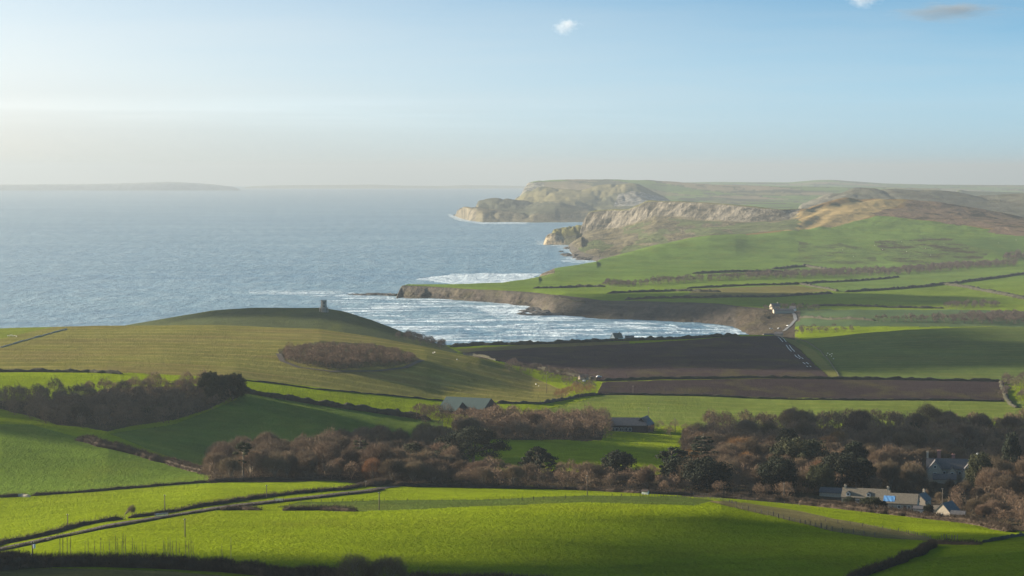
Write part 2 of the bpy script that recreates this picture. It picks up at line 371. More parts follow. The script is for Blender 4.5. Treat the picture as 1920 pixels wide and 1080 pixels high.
f = lambda py, dz, dY: ('f', py, dz, dY)
LN = [
 [(-400,1420,330),(2400,1420,330)],
 [(-400,1056,600),(0,1049,620),(200,1050,620),(400,1060,620),(600,1074,610),(800,1085,600),(1200,1092,590),(1600,1088,590),(1750,1062,600),(1920,1042,610),(2400,1030,620)],
 [(-400,1050,690),(0,1034,700),(200,1014,715),(500,1000,735),(800,1002,740),(1200,1000,740),(1500,1024,700),(1750,1040,660),(1920,1026,670),(2400,1015,680)],
 [(-400,1060,745),(0,1022,780),(200,982,820),(400,952,870),(600,941,900),(800,940,900),(1000,938,900),(1200,933,900),(1350,940,880),(1500,974,820),(1700,1010,760),(1920,1008,740),(2400,1010,740)],
 [(-400,960,990),(0,932,1020),(200,918,1040),(390,905,1060),(600,901,1080),(700,905,1080),(800,913,1070),(1000,916,1080),(1200,924,1080),(1400,936,1060),(1600,956,1030),(1800,977,990),(1900,995,950),(2400,1000,940)],
 [(-400,810,1230),(0,800,1230),(200,820,1230),(400,866,1230),(600,856,1260),(800,880,1250),(1000,868,1250),(1200,869,1250),(1400,885,1250),(1600,892,1250),(1800,900,1250),(1920,905,1250),(2400,905,1250)],
 [(-400,757,1400),(0,765,1350),(200,775,1350),(400,788,1350),(600,806,1350),(800,818,1400),(1000,822,1400),(1200,826,1420),(1400,831,1420),(1920,836,1420),(2400,836,1420)],
 [(-400,715,1500),(0,718,1490),(200,725,1480),(440,731,1460),(600,757,1460),(760,780,1470),(1000,796,1490),(1200,800,1500),(1400,800,1520),(1920,805,1520),(2400,805,1520)],
 [(-400,700,1560),(0,697,1560),(200,699,1550),(440,710,1540),(640,733,1560),(830,752,1600),(1000,756,1620),(1060,747,1680),(1200,744,1700),(1400,746,1720),(1700,750,1720),(1880,752,1720),(2400,755,1720)],
 [(-400,655,1750),(0,650,1750),(300,650,1750),(600,656,1760),(800,676,1780),(1000,720,1780),(1080,713,1820),(1400,710,1860),(1700,712,1870),(2400,715,1870)],
 [(-400,625,1950),(0,615,1980),(200,611,2000),(400,609,2000),(600,617,1980),(700,632,1940),(800,650,1900),(900,672,1860),(1000,706,1820),(1060,706,1850),(1200,688,1980),(1400,688,2000),(1500,684,2020),(1700,680,2050),(1920,678,2060),(2400,678,2060)],
 [(-400,z(30),2250),(0,z(35),2250),(200,z(38),2250),(400,z(38),2200),(700,z(30),2200),(850,z(27),2190),(900,664,2200),(1000,657,2240),(1200,655,2280),(1400,655,2280),(1500,657,2280),(1700,645,2280),(1920,640,2300),(2400,640,2300)],
 [(-400,z(5),2500),(0,z(10),2500),(150,z(18),2550),(235,609,2600),(320,596,2610),(400,583,2620),(470,578,2620),(600,577,2600),(640,583,2590),(700,602,2560),(760,625,2520),(830,648,2460),(880,648,2450),(1000,644,2480),(1140,638,2500),(1280,633,2530),(1390,628,2560),(1450,628,2520),(1500,641,2430),(1600,626,2440),(1700,618,2450),(1800,613,2460),(1920,612,2460),(2400,612,2460)],
 [(-400,z(-8),2650),(0,z(-8),2700),(240,z(-8),2760),(600,z(-8),2800),(700,z(-8),2740),(830,z(-8),2560),(1000,z(-8),2570),(1140,z(-8),2590),(1300,z(-8),2640),(1375,z(-7),2660),(1400,z(6),2680),(1440,z(11),2680),(1500,z(17),2600),(1600,z(19),2600),(1920,z(21),2620),(2400,z(21),2620)],
 [(-400,z(-10),2950),(1300,z(-10),2940),(1370,z(-6),2840),(1395,z(-2),2860),(1425,z(5),2850),(1480,612,2840),(1520,608,2800),(1600,605,2750),(1700,603,2750),(2400,603,2750)],
 [(-400,z(-10),3500),(735,z(-10),3500),(745,f(559,-6,-40),0),(850,f(563,-6,-40),0),(950,f(570,-6,-40),0),(1000,f(577,-6,-40),0),(1040,f(591,-6,-30),0),(1100,f(597,-6,-30),0),(1200,f(602,-6,-30),0),(1300,f(607,-6,-30),0),(1370,f(615,-5,-20),0),(1400,z(3),2930),(1450,z(9),2930),(1480,602,2930),(1520,598,2900),(1600,593,2890),(2400,591,2890)],
 [(-400,z(-10),3600),(736,z(-10),3600),(746,f(558,4,15),0),(850,f(562,4,15),0),(950,f(569,4,15),0),(1000,f(575,4,15),0),(1040,f(589,4,15),0),(1100,f(595,4,15),0),(1200,f(600,4,15),0),(1300,f(604,4,15),0),(1380,f(611,4,15),0),(1430,600,2980),(1480,595,3000),(1600,586,3000),(2400,584,3000)],
 [(-400,z(-10),3700),(738,z(-10),3700),(752,534,3745),(800,536,3735),(850,539,3690),(940,545,3580),(1000,548,3540),(1060,555,3380),(1130,562,3290),(1250,564,3230),(1350,570,3150),(1430,578,3090),(1480,584,3060),(1600,578,3080),(2400,576,3080)],
 [(-400,z(-10),3760),(742,z(-10),3760),(756,533,3790),(850,534.5,3745),(940,537,3720),(1000,536,3740),(1060,536,3740),(1200,536,3700),(1400,546,3500),(1600,550,3420),(1920,548,3450),(2400,548,3450)],
 [(-400,z(-10),3780),(744,z(-10),3780),(760,532.5,3810),(850,533,3800),(940,531,3830),(1000,521,3980),(1040,512,4080),(1120,506,4200),(1200,505,4200),(1400,516,4000),(1600,521,3950),(1920,506,4150),(2400,500,4200)],
 [(-400,z(-10),3880),(760,z(-10),3880),(940,z(-10),3930),(998,z(-10),4060),(1012,514,4120),(1040,504,4330),(1120,489.5,4560),(1200,489,4560),(1400,491,4550),(1600,492,4550),(1750,495,4500),(1920,492,4550),(2400,480,4600)],
 [(-400,z(-10),4700),(1000,z(-10),4700),(1060,z(-10),4520),(1105,z(-9),4600),(1120,487,4620),(1160,477,4750),(1230,460,4900),(1290,447,5050),(1330,441,5100),(1400,438,5200),(1480,431,5250),(1520,440,5150),(1600,444,5100),(1750,452,5000),(1920,448,5100),(2400,440,5100)],
 [(-400,z(-10),4900),(1060,z(-10),5000),(1110,z(-10),4950),(1130,z(-4),4950),(1160,z(8),4960),(1230,z(24),5050),(1290,z(44),5150),(1330,z(54),5220),(1400,437,5280),(1480,425,5350),(1600,417,5500),(1750,426,5400),(1920,436,5300),(2400,436,5300)],
 [(-400,z(-10),5450),(1058,z(-10),5900),(1075,z(4),5750),(1095,z(11),5550),(1120,z(16),5380),(1160,467,5330),(1230,450,5400),(1330,430,5450),(1400,424,5470),(1480,415,5500),(1600,400,5700),(1750,406,5700),(1920,421,5600),(2400,430,5500)],
 [(-400,z(-10),6350),(1060,z(-10),6350),(1078,z(14),6350),(1092,442,6380),(1100,432,6380),(1160,426,6270),(1200,414,6190),(1230,405,6130),(1290,407,6040),(1330,411,5980),(1400,415,5900),(1480,410,5850),(1500,402,5880),(1590,385,5990),(1700,388,6000),(1920,417,5900),(2400,440,5900)],
 [(-400,z(-10),6450),(1070,z(-10),6450),(1090,z(8),6450),(1100,398,6440),(1120,393,6410),(1180,391,6310),(1195,384,6280),(1215,375,6240),(1270,378,6140),(1330,380,6050),(1400,386,5970),(1470,392,5920),(1510,391,5960),(1545,380,6020),(1590,369,6100),(1612,374,6120),(1640,372,6150),(1700,373,6150),(1760,378,6150),(1850,393,6150),(1920,408,6100),(2400,440,6000)],
 [(-400,z(-10),6700),(1090,z(-10),6700),(1120,z(-10),6700),(1330,z(20),6250),(1400,z(60),6200),(1500,z(82),6250),(1590,z(92),6400),(1700,z(50),6500),(2400,z(40),6500)],
 [(-400,z(-10),7000),(2400,z(-10),7000)],
]
G = Sheet(LN, -260, 2180, 1500, 2.2)
GR1 = (.130, .172, .006); GR2 = (.075, .12, .02); GR3 = (.055, .08, .025)
POLYS = [  # colour, (scrub, rock, stripe, bump), polygon, depth range
 ((.085,.075,.03), (0,0,.3,.25), [(-400,1066),(100,1066),(300,1070),(480,1085),(480,1600),(-400,1600)], (300,640)),
 ((.085,.130,.018), (0,0,0,.8), [(-400,790),(60,795),(150,820),(390,886),(390,905),(200,920),(0,934),(-400,950)], (1000,1400)),
 ((.075,.115,.02), (0,0,.1,.3), [(205,812),(330,795),(445,748),(445,732),(600,757),(760,779),(830,790),(830,850),(600,900),(400,890)], (1060,1600)),
 ((.125,.118,.032), (0,0,.8,.25), [(-400,590),(830,590),(850,652),(960,688),(1068,738),(1050,750),(1000,755),(860,750),(700,738),(440,708),(225,699),(-400,695)], (1530,2200)),
 ((.115,.14,.02), (0,0,.1,.2), [(-400,600),(130,606),(60,622),(0,636),(-60,650),(-400,660)], (1530,2100)),
 ((.055,.050,.03), (.5,0,0,.3), [(520,655),(600,640),(700,644),(770,660),(790,676),(740,686),(640,692),(560,680),(525,668)], (1600,2100)),
 ((.060,.072,.03), (0,0,0,.3), [(150,560),(600,560),(700,590),(860,660),(840,670),(700,645),(200,640)], (2200,2800)),
 ((.044,.032,.033), (0,0,0,.9), [(855,662),(1000,652),(1140,646),(1390,631),(1462,628),(1500,655),(1556,709),(1400,708),(1130,714),(1040,700),(950,680)], (1750,2700)),
 ((.10,.085,.035), (0,0,.0,.3), [(855,655),(1000,645),(1180,640),(1180,644),(1000,653),(870,662)], (2100,2600)),
 ((.031,.023,.025), (0,0,0,.9), [(1120,738),(1130,715),(1400,709),(1700,712),(1876,714),(1884,750),(1700,749),(1500,747),(1250,741)], (1650,1900)),
 ((.12,.12,.035), (0,0,0,.3), [(1455,625),(1495,632),(1530,660),(1560,690),(1576,709),(1556,709),(1530,682),(1500,655)], (1850,2600)),
 ((.070,.098,.026), (0,0,.25,.3), [(1495,640),(1500,600),(2400,600),(2400,714),(1576,710),(1560,690),(1530,660)], (1850,2500)),
 ((.10,.13,.025), (0,0,.3,.3), [(1060,760),(1140,738),(1500,748),(1885,751),(2400,752),(2400,780),(1300,800),(900,800)], (1500,1740)),
 ((.115,.10,.045), (.1,0,0,.6), [(1320,938),(1400,942),(1480,955),(1560,972),(1640,985),(1740,1006),(1760,1014),(1650,1008),(1560,996),(1480,975),(1400,957)], (600,1100)),
 ((.06,.085,.018), (.15,0,0,.6), [(560,941),(700,938),(900,938),(1100,929),(1280,931),(1340,938),(1300,948),(1100,942),(900,950),(700,958),(640,960),(520,950)], (600,1100)),
 ((.11,.10,.035), (0,0,.3,.3), [(1290,553),(1300,543),(1490,534),(1560,546),(1480,553),(1340,557)], (3000,4200)),
 ((.085,.13,.03), (0,0,0,.2), [(1490,532),(1700,512),(1920,500),(2300,490),(2300,535),(1900,520),(1750,538),(1580,548)], (3000,4600)),
 ((.055,.085,.04), (0,0,0,.2), [(1480,580),(1770,580),(2300,588),(2300,612),(1480,612)], (2600,3100)),
 ((.15,.098,.042), (.25,0,0,.1), [(1400,440),(1480,432),(1560,426),(1610,412),(1650,404),(1720,412),(1800,420),(1920,441),(2300,450),(2300,380),(1900,380),(1590,350),(1480,392),(1400,425)], (5000,6400)),
 ((.25,.185,.085), (.12,.1,0,.1), [(1470,432),(1490,405),(1520,393),(1590,380),(1650,373),(1700,378),(1660,395),(1610,412),(1560,426)], (5000,6400)),
 ((.13,.09,.062), (.85,0,0,.1), [(1640,400),(1700,376),(1780,376),(2300,420),(2300,450),(1920,441),(1800,424),(1720,412)], (5000,6400)),
 ((.075,.11,.03), (.9,0,0,.1), [(1640,455),(1700,445),(1790,450),(1850,470),(1840,492),(1760,496),(1680,492),(1660,475)], (4300,5400)),
 ((.08,.12,.03), (.6,0,0,.1), [(1500,450),(1660,470),(1650,500),(1500,497)], (4500,5100)),
 ((.07,.115,.03), (0,0,0,.1), [(1780,450),(1900,442),(2300,450),(2300,490),(1900,490),(1850,470)], (4300,5400)),
]
LIT = (.0521, .040, .028)
WOODF = [(LIT, (.3,0,0,.6), p, (900, 1650)) for p in (
 [(-60,748),(0,750),(130,744),(200,730),(440,724),(449,742),(400,768),(330,790),(200,806),(100,798),(0,772),(-60,762)],
 [(392,905),(398,868),(450,862),(560,858),(700,846),(830,838),(850,846),(850,888),(1000,886),(1280,892),(1280,924),(1000,914),(830,912),(730,908),(600,898)],
 [(845,815),(850,795),(930,790),(1130,796),(1140,822),(1000,826),(870,824)],
 [(1280,930),(1290,800),(1330,800),(1500,803),(1700,800),(1960,800),(1960,1000),(1900,990),(1800,972),(1600,950),(1500,940),(1400,930)])]
def paint_ground(px, py, X, Y, Z, seg):
    col = np.ones(px.shape + (4,)); col[..., :3] = GR1
    mx = np.zeros(px.shape + (4,)); mx[..., 3] = np.clip(900 / Y, .12, 1)
    far = np.clip((Y - 2600) / 1500, 0, 1)[..., None]
    col[..., :3] = col[..., :3] * (1 - far) + np.array((.085, .135, .028)) * far
    w = np.clip(Y / 1500, .3, 4)
    jx = px + 1.2 * vnoise(X / (14 * w), Y / (14 * w), 5); jy = py + .5 * vnoise(X / (11 * w), Y / (11 * w), 6)
    rx = px + 26 * fbm(X / 90, Y / 150, 14, 4); ry = py + 9 * fbm(X / 70, Y / 120, 15, 4)
    for c, m_, poly, (y0, y1) in POLYS + WOODF:
        rag = m_[0] > .4 and y0 > 4000 or c[0] == .0521
        k = (inpoly(rx, ry, poly) if rag else inpoly(jx, jy, poly)) & (Y > y0) & (Y < y1)
        col[k, :3] = c; mx[k] = m_
    def setk(k, c, m_):
        col[k, :3] = c; mx[k] = m_
    # cliffs of the bay and rocky shores
    sx = seg
    setk((sx > 14.7) & (sx < 16.97) & (px > 700) & (px < 1500) & (Y > 2860), (.060, .050, .043), (0, .55, 0, .3))
    setk((sx > 12.05) & (sx < 14.9) & (px < 1470), (.06, .05, .04), (.3, .4, 0, .3))
    setk((px > 1380) & (px < 1490) & (sx > 12.2) & (sx < 16.9), (.055, .044, .034), (.6, .3, 0, .3))
    setk((sx > 19.05) & (px < 1040) & (sx < 20.6), (.20, .16, .11), (0, .8, 0, .3))
    low = (px < 1495 + 25 * fbm(X / 90, Y / 90, 8)) & (Y > 5000) & (sx > 21.15) & (px > 1050)
    setk(low, (.125, .11, .065), (.15, .75, 0, .3))
    gn = fbm(X / 55, Z / 60 + Y / 300, 21, 4)
    setk(low & (gn > .12) & (sx < 24), (.075, .095, .04), (.2, .4, 0, .3))
    setk(low & (sx > 24.1), (.20, .18, .145), (0, 1, 0, .3))
    setk(low & (sx > 24.85), (.10, .10, .045), (.3, .2, 0, .3))
    sh = (Z + Y * Y / R2 < 9) & (Y > 4500); setk(sh & (px < 1250), (.10, .09, .08), (0, .8, 0, .3))
    # blur the colours a little so no stair steps show at the borders
    return col, mx
def relief_ground(X, Y, Z, seg, px):
    # buttresses on the high cliff, gullies on its lower slopes, slumps on the bay cliffs
    w = np.clip(1 - np.abs(seg - 24.5) / .9, 0, 1) * np.clip((1530 - px) / 40, 0, 1) * (px > 1085)
    n = fbm(X / 32, Y * 0 + 3, 31, 4) + .5 * fbm(X / 11, Z / 20, 33, 2)
    X = X - w * (13 * fbm(Y / 36, Y * 0 + 3, 31, 3) + 11 * fbm(Y / 11, Y * 0, 33, 3))
    w2 = np.clip(1 - np.abs(seg - 23.4) / .9, 0, 1) * np.clip((1500 - px) / 40, 0, 1) * (px > 1070)
    g = 1 - np.abs(fbm((Y * .6 + X * .5) / 60, X / 500, 41, 4)) * 2
    Z = Z - w2 * 14 * g ** 2 * np.clip((Z - 2) / 25, 0, 1)
    w3 = np.clip(1 - np.abs(seg - 16.0) / .9, 0, 1) * np.clip((1470 - px) / 40, 0, 1) * (px > 752)
    g3 = fbm(X / 26, Y / 60, 51, 4)
    Y = Y + w3 * 26 * g3; Z = Z + w3 * 3 * fbm(X / 14, Y / 14, 52, 3) * np.clip(Z / 6, 0, 1)
    w4 = np.clip((seg - 20.5) / 2, 0, 1) * np.clip((px - 1440) / 60, 0, 1) * np.clip((Z - 30) / 30, 0, 1)
    Z = Z + w4 * 2.2 * fbm(X / 30, Y / 40, 61, 4)
    # old lynchets on the tawny spur
    w5 = np.exp(-((px - 1525) / 32) ** 2) * (seg > 21.6) * (seg < 24.6)
    Z = Z + w5 * 2.5 * np.sin((X * .9 - Y * .25) / 9.5)
    return X, Y, Z
ground = make_sheet('ground', G, paint_ground, [M['land']], relief_ground)

# -------- headlands and hills beyond
def paint_far(rules, base, mixb=(0, 0, 0, .1), deco=None):
    def p(px, py, X, Y, Z, seg):
        col = np.ones(px.shape + (4,)); col[..., :3] = base
        mx = np.zeros(px.shape + (4,)); mx[...] = mixb
        for c, m_, poly in rules:
            k = inpoly(px + 1.5 * vnoise(X / 90, Y / 90, 5), py + .8 * vnoise(X / 70, Y / 200, 6), poly); col[k, :3] = c; mx[k] = m_
        if deco: deco(px, py, X, Y, Z, seg, col, mx)
        return col, mx
    return p
def relief_far(a, b):
    def r(X, Y, Z, seg, px):
        hgt = np.clip((Z + Y * Y / R2) / 20, 0, 1)
        g = 1 - np.abs(fbm(X / b, Y / (3 * b), 71, 4)) * 2
        return X, Y, Z - hgt * a * g ** 2 + hgt * a * .5
    return r
tout = Sheet([
 [(990,z(-10),6250),(1130,z(-10),6250)],
 [(990,z(-10),6330),(1014,z(-8),6330),(1024,z(2),6340),(1060,z(2),6340),(1110,z(2),6300),(1130,z(2),6250)],
 [(990,z(-10),6400),(1017,z(-8),6400),(1024,441,6400),(1040,436,6400),(1060,437,6400),(1110,438,6400),(1130,440,6400)],
 [(990,z(-10),6480),(1022,z(-8),6480),(1038,431,6480),(1060,426,6500),(1085,422,6520),(1100,426,6520),(1130,430,6500)],
 [(990,z(-10),6700),(1130,z(-10),6700)],
], 990, 1130, 160, 1.2, .6)
make_sheet('headland', tout, paint_far([((.34,.28,.19), (0,.9,0,.2), [(1010,434),(1055,444),(1062,460),(1010,460)]), ((.12,.115,.05), (.2,0,0,.2), [(1030,420),(1095,418),(1100,440),(1060,444),(1030,434)])], (.10,.10,.06), (.2,.4,0,.2)), [M['land']], relief_far(5, 40))
fb = lambda l, dz, dY: [(px, f(py, dz, dY), 0) for px, py in l]
bl = [(850,403),(862,409),(880,413.5),(905,416.5),(960,416),(1000,417),(1100,416),(1300,417)]
farh = Sheet([
 [(810,z(-12),8200),(1330,z(-12),8200)],
 [(810,z(-12),9300),(846,z(-12),9300)] + fb(bl, -7, -120),
 [(810,z(-12),9500),(848,z(-12),9500)] + fb(bl, 4, 10),
 [(810,z(-12),9900),(850,z(-12),9900),(858,394,9850),(872,390,9700),(895,393,9500),(935,399,9350),(990,401,9330),(1040,395,9330),(1090,399,9350),(1300,400,9350)],
 [(810,z(-12),10200),(852,z(-12),10200),(862,391,10100),(872,388.5,10100),(895,391,9900),(935,393,9800),(985,395,9800),(1020,384,9900),(1050,381,9900),(1080,390,9800),(1120,398,9800),(1300,400,9800)],
 [(810,z(-12),10500),(885,z(-5),10500),(897,378,10500),(912,375,10500),(945,372,10500),(965,376,10500),(1000,381,10400),(1040,377,10300),(1080,380,10200),(1120,388,10200),(1200,388,10200),(1300,395,10200)],
 [(810,z(-12),10900),(900,z(-5),10900),(950,z(20),10900),(972,372,11000),(985,362,11000),(1010,352,11000),(1030,351,11000),(1060,355,11000),(1090,357,11000),(1120,350,11000),(1150,345.5,11000),(1172,344,11000),(1195,346,11000),(1220,357,11000),(1250,371,11000),(1270,382,11000),(1300,392,11000)],
 [(810,z(-12),11800),(1330,z(-12),11800)],
], 810, 1330, 520, 1.2, .45)
make_sheet('headland', farh, paint_far([
 ((.13,.115,.07), (.1,.5,0,.2), [(840,380),(1100,384),(1110,420),(840,420)]),
 ((.07,.075,.05), (.2,.2,0,.2), [(880,370),(960,368),(1010,378),(1080,378),(1090,396),(1060,404),(980,402),(900,390)]),
 ((.20,.175,.125), (0,.9,0,.2), [(846,392),(870,391),(892,396),(892,418),(846,410)]),
 ((.145,.13,.07), (0,0,0,.2), [(960,374),(1030,350),(1170,342),(1200,350),(1120,372),(1090,384),(1030,380)]),
 ((.27,.26,.235), (0,.8,0,.2), [(1150,388),(1160,364),(1185,357),(1240,368),(1250,378),(1200,388)]),
], (.105,.105,.06), (.1,.2,0,.2)), [M['land']], relief_far(10, 140))
def fields_deco(px, py, X, Y, Z, seg, col, mx):
    a = np.floor((X + .3 * Y) / 330); b = np.floor((Y - .4 * X) / 620)
    r = _h(a.astype(np.int64), b.astype(np.int64), 5)
    pal = np.array([(.085,.13,.035), (.10,.14,.05), (.13,.12,.06), (.07,.11,.035), (.16,.13,.08), (.09,.14,.03)])
    k = (r * 5.99).astype(int); col[..., :3] = pal[k]; mx[...] = (0, 0, 0, .1)
    e = np.minimum(np.abs(((X + .3 * Y) / 330) % 1 - .5), 9); h1 = (((X + .3 * Y) / 330) % 1 < .05) | (((Y - .4 * X) / 620) % 1 < .07)
    col[h1, :3] = (.05, .055, .03)
    k = (px < 1020) & (py < 375) & (py > 342); col[k, :3] = (.3, .28, .22); mx[k] = (0, .9, 0, .1)
    k = (fbm(X / 260, Y / 500, 77, 4) > .28); col[k, :3] = (.05, .055, .035)
plateau = Sheet([
 [(920,z(-12),11900),(1200,z(-12),11900),(1260,z(10),9500),(1400,z(20),9000),(1760,z(20),9000)],
 [(920,z(-12),12500),(950,z(-12),12500),(972,z(-12),12500),(1200,z(10),12000),(1250,384,10300),(1400,386,10000),(1760,388,10000)],
 [(920,z(-12),12700),(952,z(-12),12700),(968,371,12750),(980,366,12750),(1000,362,12800),(1150,360,12500),(1250,372,11800),(1400,376,11500),(1760,378,11500)],
 [(920,z(-12),12900),(956,z(-12),12900),(974,369,12950),(986,348,12980),(1000,342,13000),(1150,345,13000),(1250,356,13000),(1350,363,12600),(1760,366,12600)],
 [(920,z(-12),13100),(958,z(-12),13100),(976,367,13150),(990,343,13200),(1010,338.5,13300),(1050,337.5,13500),(1140,336,13900),(1200,337.5,14000),(1260,341,14000),(1330,345,14000),(1420,349,14000),(1500,350.5,14000),(1620,351,14000),(1760,354,14000)],
 [(920,z(-12),15500),(1760,z(-12),15500)],
], 920, 1760, 560, 1.2, .25)
make_sheet('hills', plateau, paint_far([], (.09,.13,.04), deco=fields_deco), [M['land']], relief_far(5, 300))
ridge = Sheet([
 [(1450,z(20),6900),(2200,z(20),6900)],
 [(1450,z(10),7300),(1490,z(30),7300),(1500,393,7300),(1560,398,7300),(1700,402,7300),(1920,412,7300),(2200,420,7300)],
 [(1450,z(5),7700),(1485,z(20),7700),(1498,387,7700),(1540,376,7700),(1600,372,7700),(1750,378,7700),(1850,388,7700),(1920,392,7600),(2200,395,7600)],
 [(1450,z(5),8100),(1490,z(30),8100),(1500,384,8100),(1520,376,8100),(1545,367,8100),(1580,360,8100),(1600,354.5,8100),(1640,354,8100),(1700,357,8100),(1750,358,8100),(1800,362,8100),(1850,368,8100),(1890,366,8100),(1920,363,8000),(2000,362,8000),(2200,366,8000)],
 [(1450,z(-12),8900),(2200,z(-12),8900)],
], 1450, 2200, 420, 1.5, .6)
make_sheet('hills', ridge, paint_far([
 ((.15,.145,.115), (.3,.5,0,.2), [(1495,388),(1545,366),(1590,366),(1560,386),(1510,396)]),
], (.085,.085,.065), (.6,.15,0,.2)), [M['land']], relief_far(7, 150))
lowl = Sheet([
 [(1150,z(-8),15800),(2200,z(-8),15800)],
 [(1150,z(5),18000),(1240,349,18000),(1400,352,18000),(1700,357,18000),(1920,362,18000),(2200,366,18000)],
 [(1150,z(5),21000),(1240,343,21000),(1340,341,21000),(1480,342,21000),(1530,337.5,21000),(1560,337,21000),(1600,340,21000),(1660,344,21000),(1740,346,21000),(1900,347,21000),(2200,348,21000)],
 [(1150,z(-60),26000),(2200,z(-60),26000)],
], 1150, 2200, 300, 1.5, .15)
make_sheet('hills', lowl, paint_far([], (.08,.10,.05), deco=fields_deco), [M['land']])
mound = Sheet([
 [(1760,z(10),11000),(2100,z(10),11000)],
 [(1760,z(20),13000),(1785,z(50),13000),(1792,357,13000),(1802,355.5,13000),(1812,358,13000),(1850,359.5,13000),(1920,361,13000),(2100,362,13000)],
 [(1760,z(-20),15000),(2100,z(-20),15000)],
], 1760, 2100, 120, 1, .1)
make_sheet('hills', mound, paint_far([], (.06,.07,.04)), [M['land']])
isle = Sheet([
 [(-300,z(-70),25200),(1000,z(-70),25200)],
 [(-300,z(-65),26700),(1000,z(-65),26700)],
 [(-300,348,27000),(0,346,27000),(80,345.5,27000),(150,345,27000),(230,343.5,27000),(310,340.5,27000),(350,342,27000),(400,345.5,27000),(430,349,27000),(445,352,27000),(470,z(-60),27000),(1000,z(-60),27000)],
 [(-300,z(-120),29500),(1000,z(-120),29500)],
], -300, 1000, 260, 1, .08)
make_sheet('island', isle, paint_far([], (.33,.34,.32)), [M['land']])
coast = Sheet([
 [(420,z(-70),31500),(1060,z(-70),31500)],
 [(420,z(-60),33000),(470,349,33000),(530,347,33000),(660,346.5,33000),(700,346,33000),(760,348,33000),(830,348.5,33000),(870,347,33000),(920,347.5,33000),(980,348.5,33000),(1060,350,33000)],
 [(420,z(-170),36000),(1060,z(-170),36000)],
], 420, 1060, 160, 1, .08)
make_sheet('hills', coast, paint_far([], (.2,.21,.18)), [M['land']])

# ------------------------------------------------------------------ sea
def build_sea():
    ug = np.linspace(-.42, .42, 1250)
    rows = 1 / np.concatenate([np.linspace(1 / 2350, 1 / 9000, 620), np.linspace(1 / 9000, 1 / 62000, 160)[1:]])
    Yg = np.repeat(rows[:, None], len(ug), 1); Xg = ug[None, :] * Yg
    Zg = -(Yg ** 2 + 0 * Xg ** 2) / R2
    # swell, only where it is near enough to be seen as shape
    sw = np.clip((9000 - Yg) / 4000, 0, 1)
    Zg = Zg + sw * (.55 * np.sin((Yg + 14 * fbm(Xg / 120, Yg / 90, 81, 3) * 4 + Xg * .12) / 9.0) * (.5 + .5 * fbm(Xg / 160, Yg / 60, 82, 3)))
    px, py = project(Xg, Yg, Zg)
    foam = np.zeros(px.shape + (4,)); foam[..., 3] = 1
    def soft(poly, ch, val, jit=8):
        jx = px + jit * 2.5 * fbm(Xg / 60, Yg / 60, 91, 3); jy = py + jit * .35 * fbm(Xg / 50, Yg / 90, 92, 3)
        k = inpoly(jx, jy, poly); foam[k, ch] = np.maximum(foam[k, ch], val)
    soft([(700,556),(1000,562),(1040,590),(1400,618),(1400,632),(1150,645),(840,650),(700,610),(640,585),(600,560)], 1, 1.0)
    soft([(880,575),(1000,566),(1040,580),(1000,600),(940,600)], 0, .9)
    soft([(690,600),(860,598),(1050,606),(1050,625),(820,640)], 0, .45)
    soft([(1000,600),(1250,606),(1390,620),(1390,628),(1150,635),(1000,622)], 0, .56)
    soft([(780,524),(850,513),(1010,512),(1000,524),(930,534),(850,534)], 0, .95, 4)
    soft([(460,544),(640,546),(745,556),(740,562),(600,556),(470,550)], 0, .8, 3)
    soft([(640,560),(760,560),(900,566),(900,572),(700,568)], 0, .45, 3)
    soft([(1000,450),(1070,455),(1130,488),(1110,496),(1050,490),(1070,478),(1040,462),(1005,458)], 0, .8, 3)
    soft([(840,400),(860,406),(905,414),(990,415),(990,420),(900,420),(860,414),(840,406)], 0, .9, 1)
    soft([(0,470),(960,470),(1050,540),(700,560),(0,600)], 1, .12)
    for pts, th in (([(1150,604),(1215,606),(1265,611),(1292,619)],1.3), ([(1030,612),(1120,609.5),(1200,611),(1226,618)],1.2), ([(870,617),(960,622),(1060,618),(1130,620)],1.6), ([(1090,628),(1180,625),(1260,623),(1330,625)],1.1),
                    ([(760,598),(850,602),(930,600)],1.5), ([(900,632),(980,629),(1060,631)],1.4), ([(690,590),(760,593)],1.2), ([(1322,611),(1362,617),(1384,626)],1.0), ([(1180,615),(1240,617),(1285,624)],1.0), ([(820,585),(900,588),(960,584)],1.4), ([(930,611),(1000,607),(1080,609)],1.2)):
        soft([(a, b - th) for a, b in pts] + [(a, b + th) for a, b in pts[::-1]], 0, .92, 2.2)
    # white water right along the rocks (where the ground is just under the surface)
    gz = np.full(px.shape, -99.0); kk = (Yg > 2900) & (Yg < 6850) & (px > 500) & (px < 1500)
    gz[kk] = CZ + G.base_s((Xg / Yg)[kk], Yg[kk]) * Yg[kk] + Yg[kk] ** 2 / R2
    foam[..., 0] = np.maximum(foam[..., 0], np.clip(1 - np.abs(gz + 3.2) / 4, 0, 1) * .95 * (Yg > 2900) * (Yg < 6900) * (gz < 1) * (gz > -7.5))
    nr, nc = px.shape; idx = np.arange(nr * nc).reshape(nr, nc)
    Fq = np.stack([idx[:-1, :-1], idx[:-1, 1:], idx[1:, 1:], idx[1:, :-1]], -1).reshape(-1, 4)
    me = mesh_np('sea', np.stack([Xg, Yg, Zg], -1).reshape(-1, 3), Fq, M['sea'], True, {'Foam': foam.reshape(-1, 4)})
    o = bpy.data.objects.new('sea', me); C.objects.link(o); o['kind'] = 'structure'
build_sea()
sd_ = (-math.sin(math.radians(72)) * math.cos(math.radians(15)), math.cos(math.radians(72)) * math.cos(math.radians(15)), math.sin(math.radians(15)))
